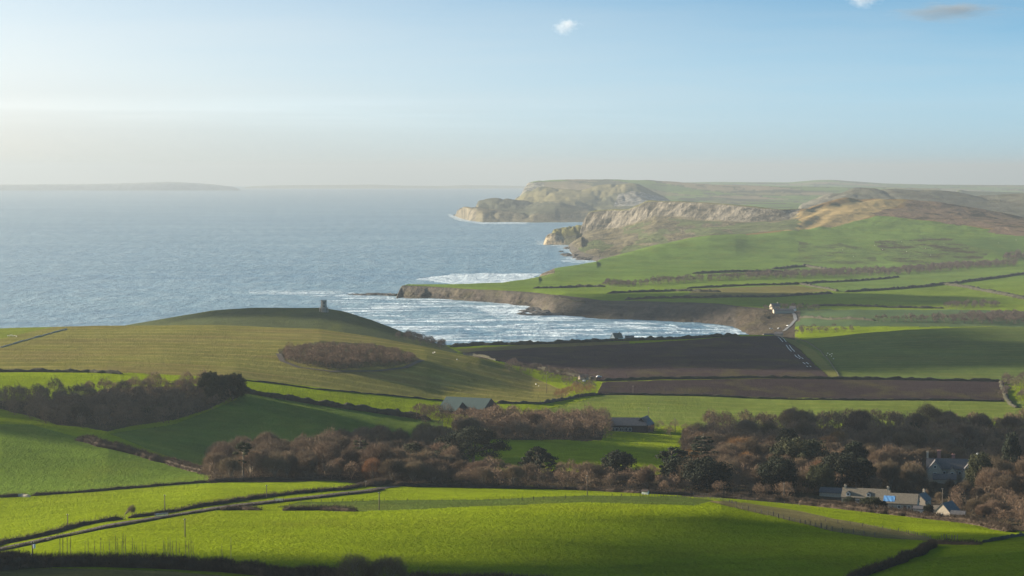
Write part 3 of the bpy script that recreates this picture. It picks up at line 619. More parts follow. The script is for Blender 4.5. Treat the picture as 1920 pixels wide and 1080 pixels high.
# ------------------------------------------------------------------ vegetation meshes
def bare_tree_parts(seed, h=12.0, w=13.0, ntw=9000, tw=.042, trunk_h=.14, lean=0.0, squat=.0):
    r = np.random.default_rng(seed); Vs = []; Fs = []; n = 0
    def add(p, rad, k):
        nonlocal n
        V, Fq = tube(p, rad, k); Vs.append(V); Fs.append(Fq + n); n += len(V)
    t0 = np.array([0, 0, -1.2]); t1 = np.array([r.normal(0, .2), r.normal(0, .2), h * trunk_h])
    add([t0, t1 * [.5, .5, .4], t1], [.045 * h * .6, .03 * h * .8, .025 * h * .8], 6)
    cen = np.array([lean * h * .3, 0, h * .47]); ax = np.array([w / 2, w / 2, h * .53])
    starts = []; nb = int(r.integers(6, 9))
    # knobbly outline: several lobes
    lobes = [(r.normal(size=3), r.uniform(.55, 1)) for _ in range(7)]
    lobes = [(v / np.linalg.norm(v), a) for v, a in lobes]
    def env(d):
        s = .74
        for v, a in lobes: s += .34 * a * max(0, float(d @ v)) ** 6
        return s + r.normal(0, .03)
    for i in range(nb):
        a = 2 * math.pi * (i + r.uniform(-.3, .3)) / nb; up = r.uniform(.1, 1.0)
        d = np.array([math.cos(a) * math.cos(up * 1.3), math.sin(a) * math.cos(up * 1.3), math.sin(up * 1.3)])
        e = cen + d * ax * .62; mid = (t1 + e) / 2 + [0, 0, h * .04 * r.uniform(-1, 1)]
        add([t1 - [0, 0, h * .05 * r.random()], mid, e], [.022 * h, .015 * h, .009 * h], 5)
        for j in range(6):
            q = mid * (1 - j / 6) + e * (j / 6)
            d2 = d + r.normal(0, .6, 3); d2[2] = d2[2] * .8 + .2; d2 /= np.linalg.norm(d2)
            e2 = cen + d2 * ax * env(d2) * .9
            if e2[2] < h * .16: e2[2] = h * .16
            m2 = (q + e2) / 2 + r.normal(0, .25, 3)
            add([q, m2, e2], [.009 * h, .006 * h, .003 * h], 3)
            starts.append((q, m2, e2))
    trunk = (np.vstack(Vs), np.vstack(Fs))
    # twigs: thin slivers following the limbs and filling the outer shell
    st = np.array(starts); k = r.integers(0, len(st), ntw); t = r.uniform(.25, 1.02, ntw)[:, None]
    base = np.where(t < .5, st[k, 0] * (1 - t * 2) + st[k, 1] * t * 2, st[k, 1] * (2 - t * 2) + st[k, 2] * (t * 2 - 1))
    base = base + r.normal(0, .055 * w, (ntw, 3))
    sh = r.random(ntw) < .62
    dirs = r.normal(size=(ntw, 3)); dirs[:, 2] = np.abs(dirs[:, 2]) * 1.0 - .25; dirs /= np.linalg.norm(dirs, axis=1)[:, None]
    ed = np.array([env(d) for d in dirs])[:, None]
    shell = cen + dirs * ax * ed * r.uniform(.62, .97, (ntw, 1))
    base = np.where(sh[:, None], shell, base); base[:, 2] = np.where(base[:, 2] < h * .04, r.uniform(.03, .5, ntw) * h, base[:, 2])
    if not lean:       # suckers, ivy and brambles round the foot
        low = r.random(ntw) < .13; q = r.normal(0, .2 * w, (ntw, 2)); base[low, :2] = q[low]; base[low, 2] = r.uniform(0, .3, low.sum()) * h
    out = base - (cen - [0, 0, h * .25]); out /= np.linalg.norm(out, axis=1)[:, None] + 1e-6
    d = out + r.normal(0, .45, (ntw, 3)) + [lean * .8, 0, .25]; d /= np.linalg.norm(d, axis=1)[:, None]
    ln = r.uniform(.6, 1.5, (ntw, 1)) * h / 12
    sd = np.cross(d, r.normal(size=(ntw, 3))); sd /= np.linalg.norm(sd, axis=1)[:, None]
    ww = tw * r.uniform(.6, 1.4, (ntw, 1)) * h / 12
    V = np.stack([base - sd * ww, base + sd * ww, base + d * ln], 1).reshape(-1, 3)
    if lean:
        for A in (V, trunk[0]): A[:, 0] += lean * np.clip(A[:, 2] - h * .1, 0, None) ** 1.25 * .22
    return trunk, (V, np.arange(ntw * 3).reshape(-1, 3))
def leafy(seed, h, w, kind='round', n=13000, leaf=.21):
    r = np.random.default_rng(seed); Vs = []; Fs = []; nn = 0
    def add(p, rad, k):
        nonlocal nn
        V, Fq = tube(p, rad, k); Vs.append(V); Fs.append(Fq + nn); nn += len(V)
    clumps = []
    if kind == 'round':
        cen = np.array([0, 0, h * .47]); ax = np.array([w / 2, w / 2, h * .52])
        add([[0, 0, -1], [0, 0, h * .5]], [.04 * h, .02 * h], 6)
        for i in range(70):
            d = r.normal(size=3); d[2] = d[2] * .8 + .25; d /= np.linalg.norm(d)
            clumps.append((cen + d * ax * r.uniform(.55, .9), r.uniform(.09, .17) * w, .8))
    elif kind == 'spread':      # broad wind-shaped cypress: stacked leaning plates
        add([[0, 0, -1], [.3, 0, h * .4], [w * .06, 0, h * .75]], [.05 * h, .035 * h, .015 * h], 6)
        for i in range(95):
            a = r.uniform(0, 2 * math.pi); q = r.random() ** .6; zz = h * (.98 - .62 * q ** 1.4 * r.uniform(.5, 1.2) - (.3 * r.random() if i % 3 == 0 else 0))
            c = np.array([math.cos(a) * q * w * .5, math.sin(a) * q * w * .42, zz]); clumps.append((c, r.uniform(.08, .14) * w, .42))
            if i % 4 == 0: add([[.1, 0, h * .35], c * [.6, .6, .85], c], [.014 * h, .008 * h, .003 * h], 4)
    elif kind == 'pine':
        add([[0, 0, -1], [.2, .1, h * .45], [.5, 0, h * .92]], [.028 * h, .02 * h, .008 * h], 6)
        for i in range(20):
            a = r.uniform(0, 2 * math.pi); q = r.random() ** .5; zz = h * r.uniform(.66, .97) - q * h * .06
            c = np.array([.4 + math.cos(a) * q * w * .42, math.sin(a) * q * w * .42, zz]); clumps.append((c, r.uniform(.10, .17) * w, .5))
            add([[.35, 0, zz - h * .09], c], [.007 * h, .003 * h], 4)
        for i in range(3):
            a = r.uniform(0, 2 * math.pi); zz = h * r.uniform(.4, .6); c = np.array([math.cos(a) * w * .3, math.sin(a) * w * .3, zz + h * .03])
            clumps.append((c, .08 * w, .5)); add([[.2, 0, zz], c], [.006 * h, .003 * h], 4)
    elif kind == 'cedar':
        add([[0, 0, -1], [0, 0, h * .96]], [.035 * h, .006 * h], 6)
        for lv in range(9):
            zz = h * (.28 + .68 * lv / 9); rad = w * .5 * (1 - .72 * (lv / 9) ** 1.3)
            for i in range(6):
                a = r.uniform(0, 2 * math.pi); c = np.array([math.cos(a) * rad * .8, math.sin(a) * rad * .8, zz - rad * .12])
                clumps.append((c, rad * r.uniform(.25, .4), .35)); add([[0, 0, zz], c], [.006 * h, .002 * h], 3)
    k = r.integers(0, len(clumps), n)
    cc = np.array([c for c, _, _ in clumps])[k]; rr = np.array([a for _, a, _ in clumps])[k][:, None]; fl = np.array([a for _, _, a in clumps])[k]
    d = r.normal(size=(n, 3)); d /= np.linalg.norm(d, axis=1)[:, None]; q = r.uniform(.5, 1.05, (n, 1)); off = d * rr * q; off[:, 2] *= fl
    p = cc + off
    nr_ = d + r.normal(0, .6, (n, 3)); nr_ /= np.linalg.norm(nr_, axis=1)[:, None]
    e = np.cross(nr_, r.normal(size=(n, 3))); e /= np.linalg.norm(e, axis=1)[:, None]; g = np.cross(nr_, e)
    s = leaf * r.uniform(.6, 1.3, (n, 1))
    V = np.stack([p - e * s, p + g * s * .7, p + e * s, p - g * s * .7], 1).reshape(-1, 3)
    return (np.vstack(Vs), np.vstack(Fs)), (V, np.arange(n * 4).reshape(-1, 4))
def proto(name, parts, mcrown, mtrunk='bark'):
    (tv, tf), (cv, cf) = parts
    return (mesh_np('trunk', tv, tf, M[mtrunk]), mesh_np('crown', cv, cf, M[mcrown], False))
def plant(name, pr, x, y, zz, scale, rz, label, cat, group=None, sz=None):
    e = empty(name, (x, y, zz), rz); e.scale = (scale, scale, sz or scale); tag(e, label, cat, group)
    for nm, me in zip(('trunk', 'crown'), pr):
        link(bpy.data.objects.new(nm, me), e)
    return e
BARE = [proto('t', bare_tree_parts(100 + i, 12, [12, 10, 14, 11, 8.5, 14, 11, 12.5][i]), 'twig') for i in range(8)]
RUST = [proto('t', bare_tree_parts(140 + i, 12, 12, 5200), 'twig_red') for i in range(2)]
HOLM = [proto('t', leafy(200 + i, 10, [11, 13, 9][i], 'round'), ['dark_leaf', 'olive_leaf', 'dark_leaf'][i]) for i in range(3)]
# ------------------------------------------------------------------ woods
def scatter(poly, px0, px1, y0, y1, spacing, seed, avoid=()):
    """tree feet: points on the ground whose foot falls inside the outline"""
    r = np.random.default_rng(seed); pts = []
    n = int(8 * (px1 - px0) / F * (y0 + y1) / 2 * (y1 - y0) / spacing ** 2) + 50
    px = r.uniform(px0, px1, n); Y = r.uniform(y0, y1, n); X = (px - 960) / (F * 1.005) * Y
    Z = G.zat(X, Y); qx, qy = project(X, Y, Z); ok = inpoly(qx, qy, poly)
    for x, y, zz, a, b in zip(X[ok], Y[ok], Z[ok], qx[ok], qy[ok]):
        if any(x0 <= a <= x1 and b0 <= b <= b1 for x0, x1, b0, b1 in avoid): continue
        if all((x - p[0]) ** 2 + (y - p[1]) ** 2 > spacing ** 2 for p in pts): pts.append((x, y, zz, a, b))
    return pts
woods = [
 ('left', [(-60,748),(0,750),(130,744),(200,730),(440,724),(449,742),(400,768),(330,790),(200,806),(100,798),(0,772),(-60,762)], -60, 460, 1180, 1560, 8.8, (7.5, 11.5), [], 'bare brown tree in the dense wood on the hillside at the left edge', 'bare trees of the wood on the left hillside'),
 ('belt', [(392,903),(398,868),(450,862),(560,858),(700,846),(830,838),(850,846),(850,893),(830,912),(730,908),(600,898)], 385, 860, 1070, 1400, 9.6, (10, 15.5), [], 'bare rounded tree in the belt between the dark field and the bright field', 'bare trees of the belt below the dark field'),
 ('mid', [(850,915),(850,888),(1000,886),(1280,892),(1280,926),(1000,914)], 850, 1290, 1070, 1200, 8.6, (7, 11.5), [], 'bare tree in the row along the bright strip in the middle of the valley', 'bare trees of the row across the middle'),
 ('barn', [(845,815),(850,795),(930,790),(1130,796),(1140,822),(1000,826),(870,824)], 840, 1145, 1360, 1520, 8, (10, 13), [], 'bare twiggy tree in the small wood between the green roofed barn and the dark barn', 'bare trees of the wood between the two barns'),
 ('right', [(1280,924),(1285,800),(1330,800),(1500,803),(1700,800),(1960,800),(1960,1000),(1900,988),(1800,967),(1735,958),(1500,940),(1400,930)], 1275, 1990, 930, 1620, 9.8, (9, 15.5),
  [(1545, 1790, 922, 990), (1718, 1846, 886, 935), (1480, 1700, 925, 990), (1795, 1850, 935, 990), (1780, 1860, 850, 868), (1225, 1330, 790, 830)], 'bare brown tree in the large wood around the manor house and cottages', 'bare trees of the large wood at the right'),
]
cand = []
for nm, poly, a, b, y0, y1, sp, hh, av, lab, grp in woods:
    for i, (x, y, zz, qx, qy) in enumerate(scatter(poly, a, b, y0, y1, sp, len(nm) * 7 + 3, av)):
        hgt = random.uniform(*hh)
        if nm == 'belt': hgt *= .86 + .22 * min(1, max(0, (qx - 390) / 120))
        if nm == 'right' and y < 1130: hgt *= .62
        hgt *= random.choice((.78, .9, 1, 1, 1.12))
        if nm == 'mid' and (930 < qx < 1280) and y > 1120: hgt *= .8
        cand.append((hgt / y, x, y, zz, hgt, lab, grp, qx))
cand.sort(key=lambda c: -c[0])
rest = cand[280:]; cand = cand[:280]


for sz_, x, y, zz, hgt, lab, grp, qx in cand:
    red = random.random() < (.12 if 'right' in grp else .04)
    pr = random.choice(RUST if red else BARE); s = hgt / 12
    plant('bare_tree', pr, x, y, zz, s * random.uniform(.92, 1.12), random.uniform(0, 6.28), lab, 'tree', grp, sz=s)
def joined_wood(name, pts, label, mat, ntw=900, tw=.14, hfun=None, w=12, seeds=4):
    """far wood seen as one mass: trunks and twigs of many small trees in one mesh"""
    if not pts: return
    pv = [bare_tree_parts(300 + i, 12, w, ntw, tw) for i in range(seeds)]; V = []; Fq = []; n = 0
    for x, y, zz, hgt in pts:
        (tv, tf), (cv, cf) = random.choice(pv); a = random.uniform(0, 6.28); s = hgt / 12; ca, sa = math.cos(a) * s, math.sin(a) * s
        for v, fc in ((cv, cf), (tv, None)):
            if fc is None: fc = np.vstack([tf[:24][:, [0, 1, 2]], tf[:24][:, [0, 2, 3]]])
            P = np.stack([v[:, 0] * ca - v[:, 1] * sa + x, v[:, 0] * sa + v[:, 1] * ca + y, v[:, 2] * s + zz], 1); V.append(P); Fq.append(fc + n); n += len(P)
    me = mesh_np(name, np.vstack(V), np.vstack(Fq), M[mat], False); o = bpy.data.objects.new(name, me); C.objects.link(o)
    return tag(o, label, 'wood', kind='stuff')
if rest: joined_wood('far_trees', [(x, y, zz, hgt) for _, x, y, zz, hgt, _, _, _ in rest], 'hindmost bare trees at the back of the valley woods', 'twig')
def far_wood(poly, px0, px1, y0, y1, sp, hh, label, seed, mat='thicket', ntw=500, tw=.2, name='wood'):
    pts = [(x, y, zz, random.uniform(*hh)) for x, y, zz, _, _ in scatter(poly, px0, px1, y0, y1, sp, seed)]
    joined_wood(name, pts, label, mat, ntw, tw, w=13)
far_wood([(532,668),(548,662),(600,657),(680,660),(745,668),(772,676),(768,683),(740,688),(640,694),(575,688),(540,680)], 530, 775, 1600, 1950, 7, (6.5, 9), 'oval copse of bare trees on the flank of the domed hill', 61, 'twig', 700, .14, 'copse')
far_wood([(1200,536),(1330,528),(1430,523),(1560,520),(1700,515),(1850,502),(1905,500),(1905,494),(1800,498),(1690,507),(1560,511),(1430,517),(1300,524),(1200,533)], 1190, 1910, 3600, 4600, 13, (8, 12), 'long belt of bare trees below the heath hill', 62, ntw=320, tw=.34)
far_wood([(1130,537),(1190,538),(1195,533),(1140,531)], 1120, 1200, 3500, 4200, 9, (6, 9), 'small clump of bare trees at the end of the long belt', 63, ntw=320, tw=.34, name='copse')
far_wood([(1770,579),(1885,577),(1870,573),(1790,573)], 1760, 1890, 2800, 3400, 10, (7, 10), 'flat copse of bare trees in the far green fields', 64, ntw=320, tw=.3, name='copse')
far_wood([(1640,603),(1750,606),(1960,609),(1960,598),(1880,593),(1800,598),(1700,602)], 1600, 1960, 2500, 3100, 10, (7, 11), 'dark bare wood behind the rounded green field', 65, ntw=320, tw=.3)
far_wood([(1425,585),(1535,582),(1530,577),(1440,577)], 1420, 1540, 2900, 3300, 10, (6, 9), 'bare trees round the farm above the bay', 66, ntw=320, tw=.3, name='copse')
far_wood([(1490,627),(1600,622),(1608,617),(1500,616)], 1485, 1610, 2400, 2900, 9, (4, 7), 'low brown thicket beside the far field corner', 67, ntw=320, tw=.26, name='thicket')
far_wood([(735,634),(770,641),(832,655),(832,648),(770,630)], 730, 836, 2300, 2620, 8, (5, 8), 'brown thicket on the slope below the tower hill', 68, ntw=400, tw=.22, name='thicket')
far_wood([(940,693),(1060,722),(1100,735),(1130,722),(1060,703),(960,684)], 930, 1135, 1700, 2050, 10, (5, 8), 'bare scrub along the stream at the foot of the domed hill', 69, ntw=500, tw=.16, name='thicket')
far_wood([(1040,752),(1100,744),(1120,735),(1080,730)], 1030, 1130, 1600, 1800, 8, (5, 9), 'pale leafless bushes at the foot of the domed hill', 70, 'twig_red', 500, .14, 'thicket')
far_wood([(1880,745),(1960,760),(1960,700),(1885,715)], 1875, 1960, 1650, 2000, 11, (6, 9), 'bare hedgerow trees at the right end of the ploughed strip', 71, ntw=500, tw=.18, name='thicket')
far_wood([(775,790),(838,797),(845,783),(790,778)], 770, 850, 1400, 1560, 6, (7, 10), 'bare scrub beside the green roofed barn', 72, 'twig', 600, .14, 'thicket')
far_wood([(1880,490),(1960,492),(1960,478),(1895,478)], 1875, 1965, 4200, 5000, 16, (10, 14), 'dark trees below the heath at the right edge', 73, ntw=300, tw=.4, name='copse')
far_wood([(1150,806),(1290,822),(1290,808),(1235,800)], 1225, 1290, 1380, 1560, 9, (4, 7), 'low bare bushes in front of the dark barn', 74, 'twig', 600, .12, 'thicket')

# evergreens and other trees one can point at
def at(px, py, y0=None, y1=None):
    return G.hit(px, py, y0, y1)
def place(name, parts, mcrown, px, py_foot, py_top, h0, label, Y=None, rz=0, cat='tree', wide=1.0):
    if Y is None: p = at(px, py_foot)
    else:
        u = (px - 960) / (F * 1.005); zz = G.zat(u * Y, Y)[0]; p = np.array([u * Y, Y, zz])
    tx, ty = project(p[0], p[1], p[2]); hgt = max(2.0, (ty - py_top) * p[1] / F); s = hgt / h0
    return plant(name, proto(name, parts, mcrown), p[0], p[1], p[2], s * wide, rz, label, cat, sz=s)
place('pine_tree', leafy(1, 20, 9, 'pine', 9000, .22), 'olive_leaf', 450, 902, 821, 20, 'tall lone pine with a bare trunk at the left end of the tree belt', Y=1085)
place('cedar_tree', leafy(2, 16, 13, 'cedar', 9000, .22), 'olive_leaf', 672, 860, 817, 16, 'olive cedar rising behind the brown trees of the belt', Y=1150)
place('cypress_tree', leafy(3, 14, 26, 'spread', 20000, .26), 'dark_leaf', 886, 880, 801, 14, 'very dark broad spreading cypress, the biggest evergreen of the valley', Y=1250, wide=.95)
place('pine_tree', leafy(4, 12, 16, 'spread', 10000, .24), 'olive_leaf', 775, 870, 830, 12, 'olive flat topped pine left of the big dark cypress', Y=1200)
place('pine_tree', leafy(41, 12, 15, 'spread', 10000, .24), 'olive_leaf', 842, 870, 834, 12, 'olive flat pine close beside the big dark cypress', Y=1190, rz=2)
place('cypress_tree', leafy(5, 10, 11, 'spread', 9000, .22), 'dark_leaf', 1008, 886, 838, 10, 'dark flat topped cypress standing against the lit meadow', Y=1150)
place('holly_tree', leafy(6, 10, 11, 'round', 10000, .24), 'dark_leaf', 1163, 885, 842, 10, 'dark double crowned evergreen standing alone against the lit meadow', Y=1150)
place('holly_tree', leafy(61, 7, 4, 'round', 1200, .3), 'dark_leaf', 1098, 885, 868, 7, 'small dark evergreen left of the double crowned evergreen', Y=1130)
place('pine_tree', leafy(7, 12, 10, 'pine', 1500, .35), 'dark_leaf', 1260, 880, 834, 12, 'spindly umbrella shaped pine beside the lit meadow', Y=1150)
place('holly_tree', leafy(8, 8, 9, 'round', 10000, .24), 'dark_leaf', 1278, 885, 852, 8, 'dark bushy evergreen at the foot of the umbrella pine', Y=1140)
place('cedar_tree', leafy(9, 16, 14, 'cedar', 10000, .24), 'dark_leaf', 1322, 880, 808, 16, 'dark layered cedar at the left end of the large wood', Y=1200)
place('holly_tree', leafy(10, 9, 13, 'round', 10000, .24), 'dark_leaf', 1330, 900, 853, 9, 'wide dark evergreen below the layered cedar', Y=1120)
for i, (px, pt, Y, hh, ww, lab) in enumerate([
    (1465, 853, 1120, 9, 13, 'dome shaped holm oak left of the cottages'), (1505, 817, 1230, 12, 20, 'wide black green holm oak behind the dome shaped holm oak'),
    (1608, 819, 1230, 12, 12, 'holm oak with a golden lit top above the long cottage'), (1583, 846, 1160, 10, 14, 'olive topped holm oak just above the stone cottages'),
    (1545, 868, 1130, 9, 10, 'small dark holm oak left above the long cottage'), (1625, 852, 1170, 8, 9, 'small holm oak behind the middle of the long cottage'),
    (1480, 800, 1330, 10, 9, 'dark holm oak standing deep in the large wood'), (1845, 845, 1200, 11, 9, 'dark evergreen right beside the manor house'),
    (1905, 800, 1250, 16, 9, 'tall dark evergreen near the right edge of the photo'), (1718, 790, 1450, 8, 8, 'dark evergreen far back in the large wood')]):
    u = (px - 960) / (F * 1.005); zz = G.zat(u * Y, Y)[0]; _, ty = project(u * Y, Y, zz); hg = (ty - pt) * Y / F
    plant('holm_oak', HOLM[i % 3], u * Y, Y, zz, hg / 10 * ww / hh * .72, i * 1.3, lab, 'tree', sz=hg / 10)
for px, pt, Y, w_, lab in [(388, 695, 1440, .8, 'dark rounded evergreen on the skyline of the left wood'), (405, 701, 1410, .8, 'dark evergreen between its two neighbours at the tip of the left wood'), (432, 698, 1420, .85, 'last dark evergreen at the right tip of the left wood')]:
    u = (px - 960) / (F * 1.005); zz = G.zat(u * Y, Y)[0]; _, ty = project(u * Y, Y, zz); hg = (ty - pt) * Y / F
    plant('holm_oak', HOLM[1], u * Y, Y, zz, w_ * hg / 10, px, lab, 'tree', sz=hg / 10)
for i, (px, pt, Y, w_, lab) in enumerate([(1600, 930, 1045, .9, 'low dark bush in front of the left dormer'), (1640, 930, 1042, 1.2, 'widest low dark bush in front of the long cottage'), (1663, 937, 1040, .8, 'low dark bush under the left edge of the blue tarpaulin'), (1750, 944, 1035, .8, 'dark bush between the pale shed and the small gabled barn'), (1800, 930, 1075, 1.0, 'dark evergreen bush behind the small gabled barn')]):
    u = (px - 960) / (F * 1.005); zz = G.zat(u * Y, Y)[0]; _, ty = project(u * Y, Y, zz); hg = (ty - pt) * Y / F
    plant('evergreen_bush', HOLM[i % 3], u * Y, Y, zz, w_ * hg / 8, i * 2.1, lab, 'bush', sz=hg / 10)
for i, (px, Y, hh_) in enumerate([(1690,1170,7),(1712,1150,6.5),(1738,1185,6.5),(1762,1175,6),(1790,1180,6.5),(1818,1170,7),(1842,1130,8),(1862,1085,9),(1835,1040,8),(1855,1010,8),(1880,1035,9),(1772,1110,5.5),(1745,1120,5)]):
    u = (px - 960) / (F * 1.005); zz = G.zat(u * Y, Y)[0]
    plant('bare_tree', BARE[i % 8], u * Y, Y, zz, hh_ / 12 * 1.1, i * 1.7, 'low bare garden tree between the manor house and the stone barns', 'tree', 'bare garden trees below the manor house', sz=hh_ / 12)
# lone wind bent thorn and foreground trees
place('thorn_tree', bare_tree_parts(501, 6, 4.2, 1500, .06, .35, lean=1.0), 'twig', 234, 973, 944, 6, 'small wind bent thorn leaning right beside the lane', cat='tree')
for px, pt, ww, lab in [(662, 1042, 100, 'rounded bare tree at the bottom edge, left of its twin'), (722, 1038, 92, 'rounded greenish bare tree at the bottom edge, right of its twin')]:
    Y = 560; u = (px - 960) / (F * 1.01); zz = G.zat(u * Y, Y)[0]; _, ty = project(u * Y, Y, zz); hg = (ty - pt) * Y / F; wm = ww * Y / F
    plant('bare_tree', proto('t', bare_tree_parts(520 + px, hg, wm, 11000, .03, .12), 'twig'), u * Y, Y, zz, 1, px, lab, 'tree')
def whip(seed):
    r = np.random.default_rng(seed); V = []; Fq = []; n = 0; tw = []
    tv, tf = tube([[0, 0, -1], [r.normal(0, .1), 0, 3], [r.normal(0, .3), 0, 6]], [.09, .06, .02], 5)
    for k in range(26):
        z0 = r.uniform(1.2, 5.6); d = np.array([r.normal(), r.normal(), 2.2]); d /= np.linalg.norm(d); l = r.uniform(.7, 1.6) * (1.15 - z0 / 8)
        b = np.array([0, 0, z0]); c = b + d * l; e = np.array([.035, 0, 0]); g = np.array([0, .035, 0])
        tw += [b - e, b + e, c, b - g, b + g, c]
    tw = np.array(tw); return (tv, tf), (tw, np.arange(len(tw)).reshape(-1, 3))
sap = [proto('t', whip(540 + i), 'twig') for i in range(4)]
for i in range(34):
    px = [98,104,112,118,146,152,164,176,181,192,204,208,216,219,223,236,240,244,255,262,281,295,298,304,308,313,320,326,338,343,348,352,407,424][i]
    hpx = [26,30,22,28,14,18,16,20,12,18,26,20,14,30,26,22,14,12,16,18,14,22,18,26,30,20,24,16,30,26,28,20,18,30][i]
    Y = 628; u = (px - 960) / (F * 1.01); zz = G.zat(u * Y, Y)[0] + 1
    s = (hpx + 12) * Y / F / 6
    plant('sapling', sap[i % 4], u * Y, Y, zz, s, i, 'thin bare sapling sticking up out of the bottom left hedge', 'sapling', 'bare saplings in the bottom left hedge')

# ------------------------------------------------------------------ hedges and walls
def hedge(name, pts, w, h, label, mat='hedge', cat='hedge', fuzz=0, rag=.35, step=None, y0=None, y1=None, sunk=.4):
    P = [at(a, b, y0, y1) for a, b in pts]; P = np.array(P); out = [P[0]]; Ym = P[:, 1].mean(); step = step or max(.6, Ym / 1800)
    for a, b in zip(P[:-1], P[1:]):
        n = max(1, int(np.linalg.norm(b - a) / step))
        for k in range(1, n + 1): out.append(a + (b - a) * k / n)
    Q = np.array(out); Q[:, 2] = G.zat(Q[:, 0], Q[:, 1]); n = len(Q)
    d = np.gradient(Q[:, :2], axis=0); d /= np.linalg.norm(d, axis=1)[:, None] + 1e-9; nrm = np.stack([-d[:, 1], d[:, 0]], 1)
    s = np.arange(n) * step; sd = random.randint(0, 999)
    wob = fbm(s / 9, s * 0, sd + 3, 3)[:, None] * .35 * w
    V = []
    prof = [(-.5, 0), (-.52, .45), (-.3, .9), (0, 1.0), (.32, .88), (.5, .45), (.5, 0)]
    for j, (a, b) in enumerate(prof):
        cs = .68 if fuzz else .9; ww = w * cs * (1 + rag * 1.2 * fbm(s / 3, s * 0 + j * 3, sd, 4)); hh = h * cs * (1 + rag * 1.5 * fbm(s / 5, s * 0 + 5 + j * .3, sd + 1, 5)) * np.clip(np.minimum(s, s[::-1]) / (2 * h) + .4, 0, 1)
        xy = Q[:, :2] + nrm * (a * ww)[:, None] + nrm * wob
        V.append(np.concatenate([xy, (Q[:, 2] - sunk + b * (hh + sunk))[:, None]], 1))
    V = np.array(V).transpose(1, 0, 2); k = len(prof)
    idx = np.arange(n * k).reshape(n, k)
    Fq = np.stack([idx[:-1, :-1], idx[:-1, 1:], idx[1:, 1:], idx[1:, :-1]], -1).reshape(-1, 4)
    Vf = V.reshape(-1, 3)
    if fuzz:
        r = np.random.default_rng(sd); m = int(2.6 * fuzz * n * step); i = r.integers(0, n, m); j = r.integers(1, k - 1, m)
        b = V[i, j] + r.normal(0, .3, (m, 3)); dd = r.normal(0, .5, (m, 3)); dd[:, 2] = np.abs(dd[:, 2]) + .5; dd /= np.linalg.norm(dd, axis=1)[:, None]
        e = np.cross(dd, r.normal(size=(m, 3))); e /= np.linalg.norm(e, axis=1)[:, None]; ww = r.uniform(.03, .08, (m, 1)); ll = r.uniform(.3, 1.3, (m, 1)) * min(1.2, h / 2)
        T = np.stack([b - e * ww, b + e * ww, b + dd * ll + e * .01, b + dd * ll - e * .01], 1).reshape(-1, 3)
        Fq = np.vstack([Fq, np.arange(m * 4).reshape(-1, 4) + len(Vf)]); Vf = np.vstack([Vf, T])
    o = bpy.data.objects.new(name, mesh_np(name, Vf, Fq, M[mat], True)); C.objects.link(o)
    return tag(o, label, cat)
# near
hedge('hedge', [(-60,1062),(0,1060),(80,1062),(160,1062),(300,1066),(420,1072),(500,1080),(600,1086),(660,1092)], 5, 3.6, 'thick dark hedge with saplings along the bottom left', fuzz=60)
hedge('hedge', [(-60,1076),(0,1068),(40,1064),(80,1063)], 7, 5, 'taller bushy end of the bottom hedge in the bottom left corner', fuzz=60)
hedge('hedge', [(760,1090),(860,1092),(960,1094),(1050,1098)], 4, 2.5, 'dark bramble hedge just inside the bottom edge, middle', fuzz=50)
hedge('hedge', [(-60,1036),(0,1022),(30,1016),(60,1010),(95,1002),(128,993),(160,985),(230,974)], 2.2, 2.0, 'clipped hedge on the far side of the lane, left of the bent thorn', fuzz=14)
hedge('hedge', [(242,972),(300,964),(400,947),(460,938),(520,930),(640,919),(690,911)], 2.2, 1.7, 'clipped hedge on the far side of the lane, right of the bent thorn', fuzz=14)
hedge('hedge', [(690,913),(720,908),(750,905),(788,905)], 5, 3.2, 'bushy thick end of the lane hedge by the tree belt', fuzz=25)
hedge('hedge_bank', [(-60,1046),(0,1033),(100,1011),(170,997),(240,984),(330,968),(420,955),(500,945),(600,934),(690,924),(720,918)], 1.6, .9, 'low dark bank on the near side of the lane', cat='bank', fuzz=8)
hedge('hedge', [(415,957),(450,956),(488,957)], 3, 1.8, 'short dark hedge remnant left of the longer one in the bright field', fuzz=25)
hedge('hedge', [(532,957),(600,957),(670,959)], 3, 1.9, 'longer dark hedge remnant lying in the bright foreground field', fuzz=25)
hedge('hedge', [(-60,934),(0,933),(50,931)], 2, 1.8, 'hedge at the left edge below the shaded hillside', fuzz=14)
hedge('stone_wall', [(38,932),(46,932),(58,932)], .8, 1.2, 'pale fallen piece of stone wall at a field gateway on the left', mat='wall', cat='wall')
hedge('hedge', [(60,930),(100,927),(160,923),(230,917),(300,911),(390,905)], 1.6, 1.5, 'thin hedge between the shaded hillside and the bright field', fuzz=14)
hedge('hedge', [(390,905),(440,903),(520,901),(600,899),(680,900)], 3.5, 2.2, 'brambly hedge along the foot of the tree belt', fuzz=20)
hedge('hedge', [(150,826),(200,840),(250,852),(300,866),(350,879),(388,890)], 8, 4, 'broad rusty scrub hedge running down the shaded hillside', fuzz=45)
hedge('hedge', [(735,911),(850,914),(960,916),(1080,919),(1200,925),(1300,930)], 4, 2.4, 'bramble edge under the middle row of bare trees', fuzz=18)
hedge('hedge', [(1330,932),(1400,937),(1500,946),(1600,957),(1700,968),(1800,980),(1850,988),(1895,998)], 6, 3.4, 'deep bramble edge below the large wood and cottages', fuzz=35)
hedge('hedge', [(1590,1092),(1640,1073),(1690,1055),(1722,1040),(1750,1024)], 3, 2.0, 'brown hedge climbing out of the bottom right corner', fuzz=30)
hedge('hedge', [(1745,1020),(1790,1021),(1840,1021)], 2.5, 1.6, 'short dark hedge at the gateway near the right edge', fuzz=25)
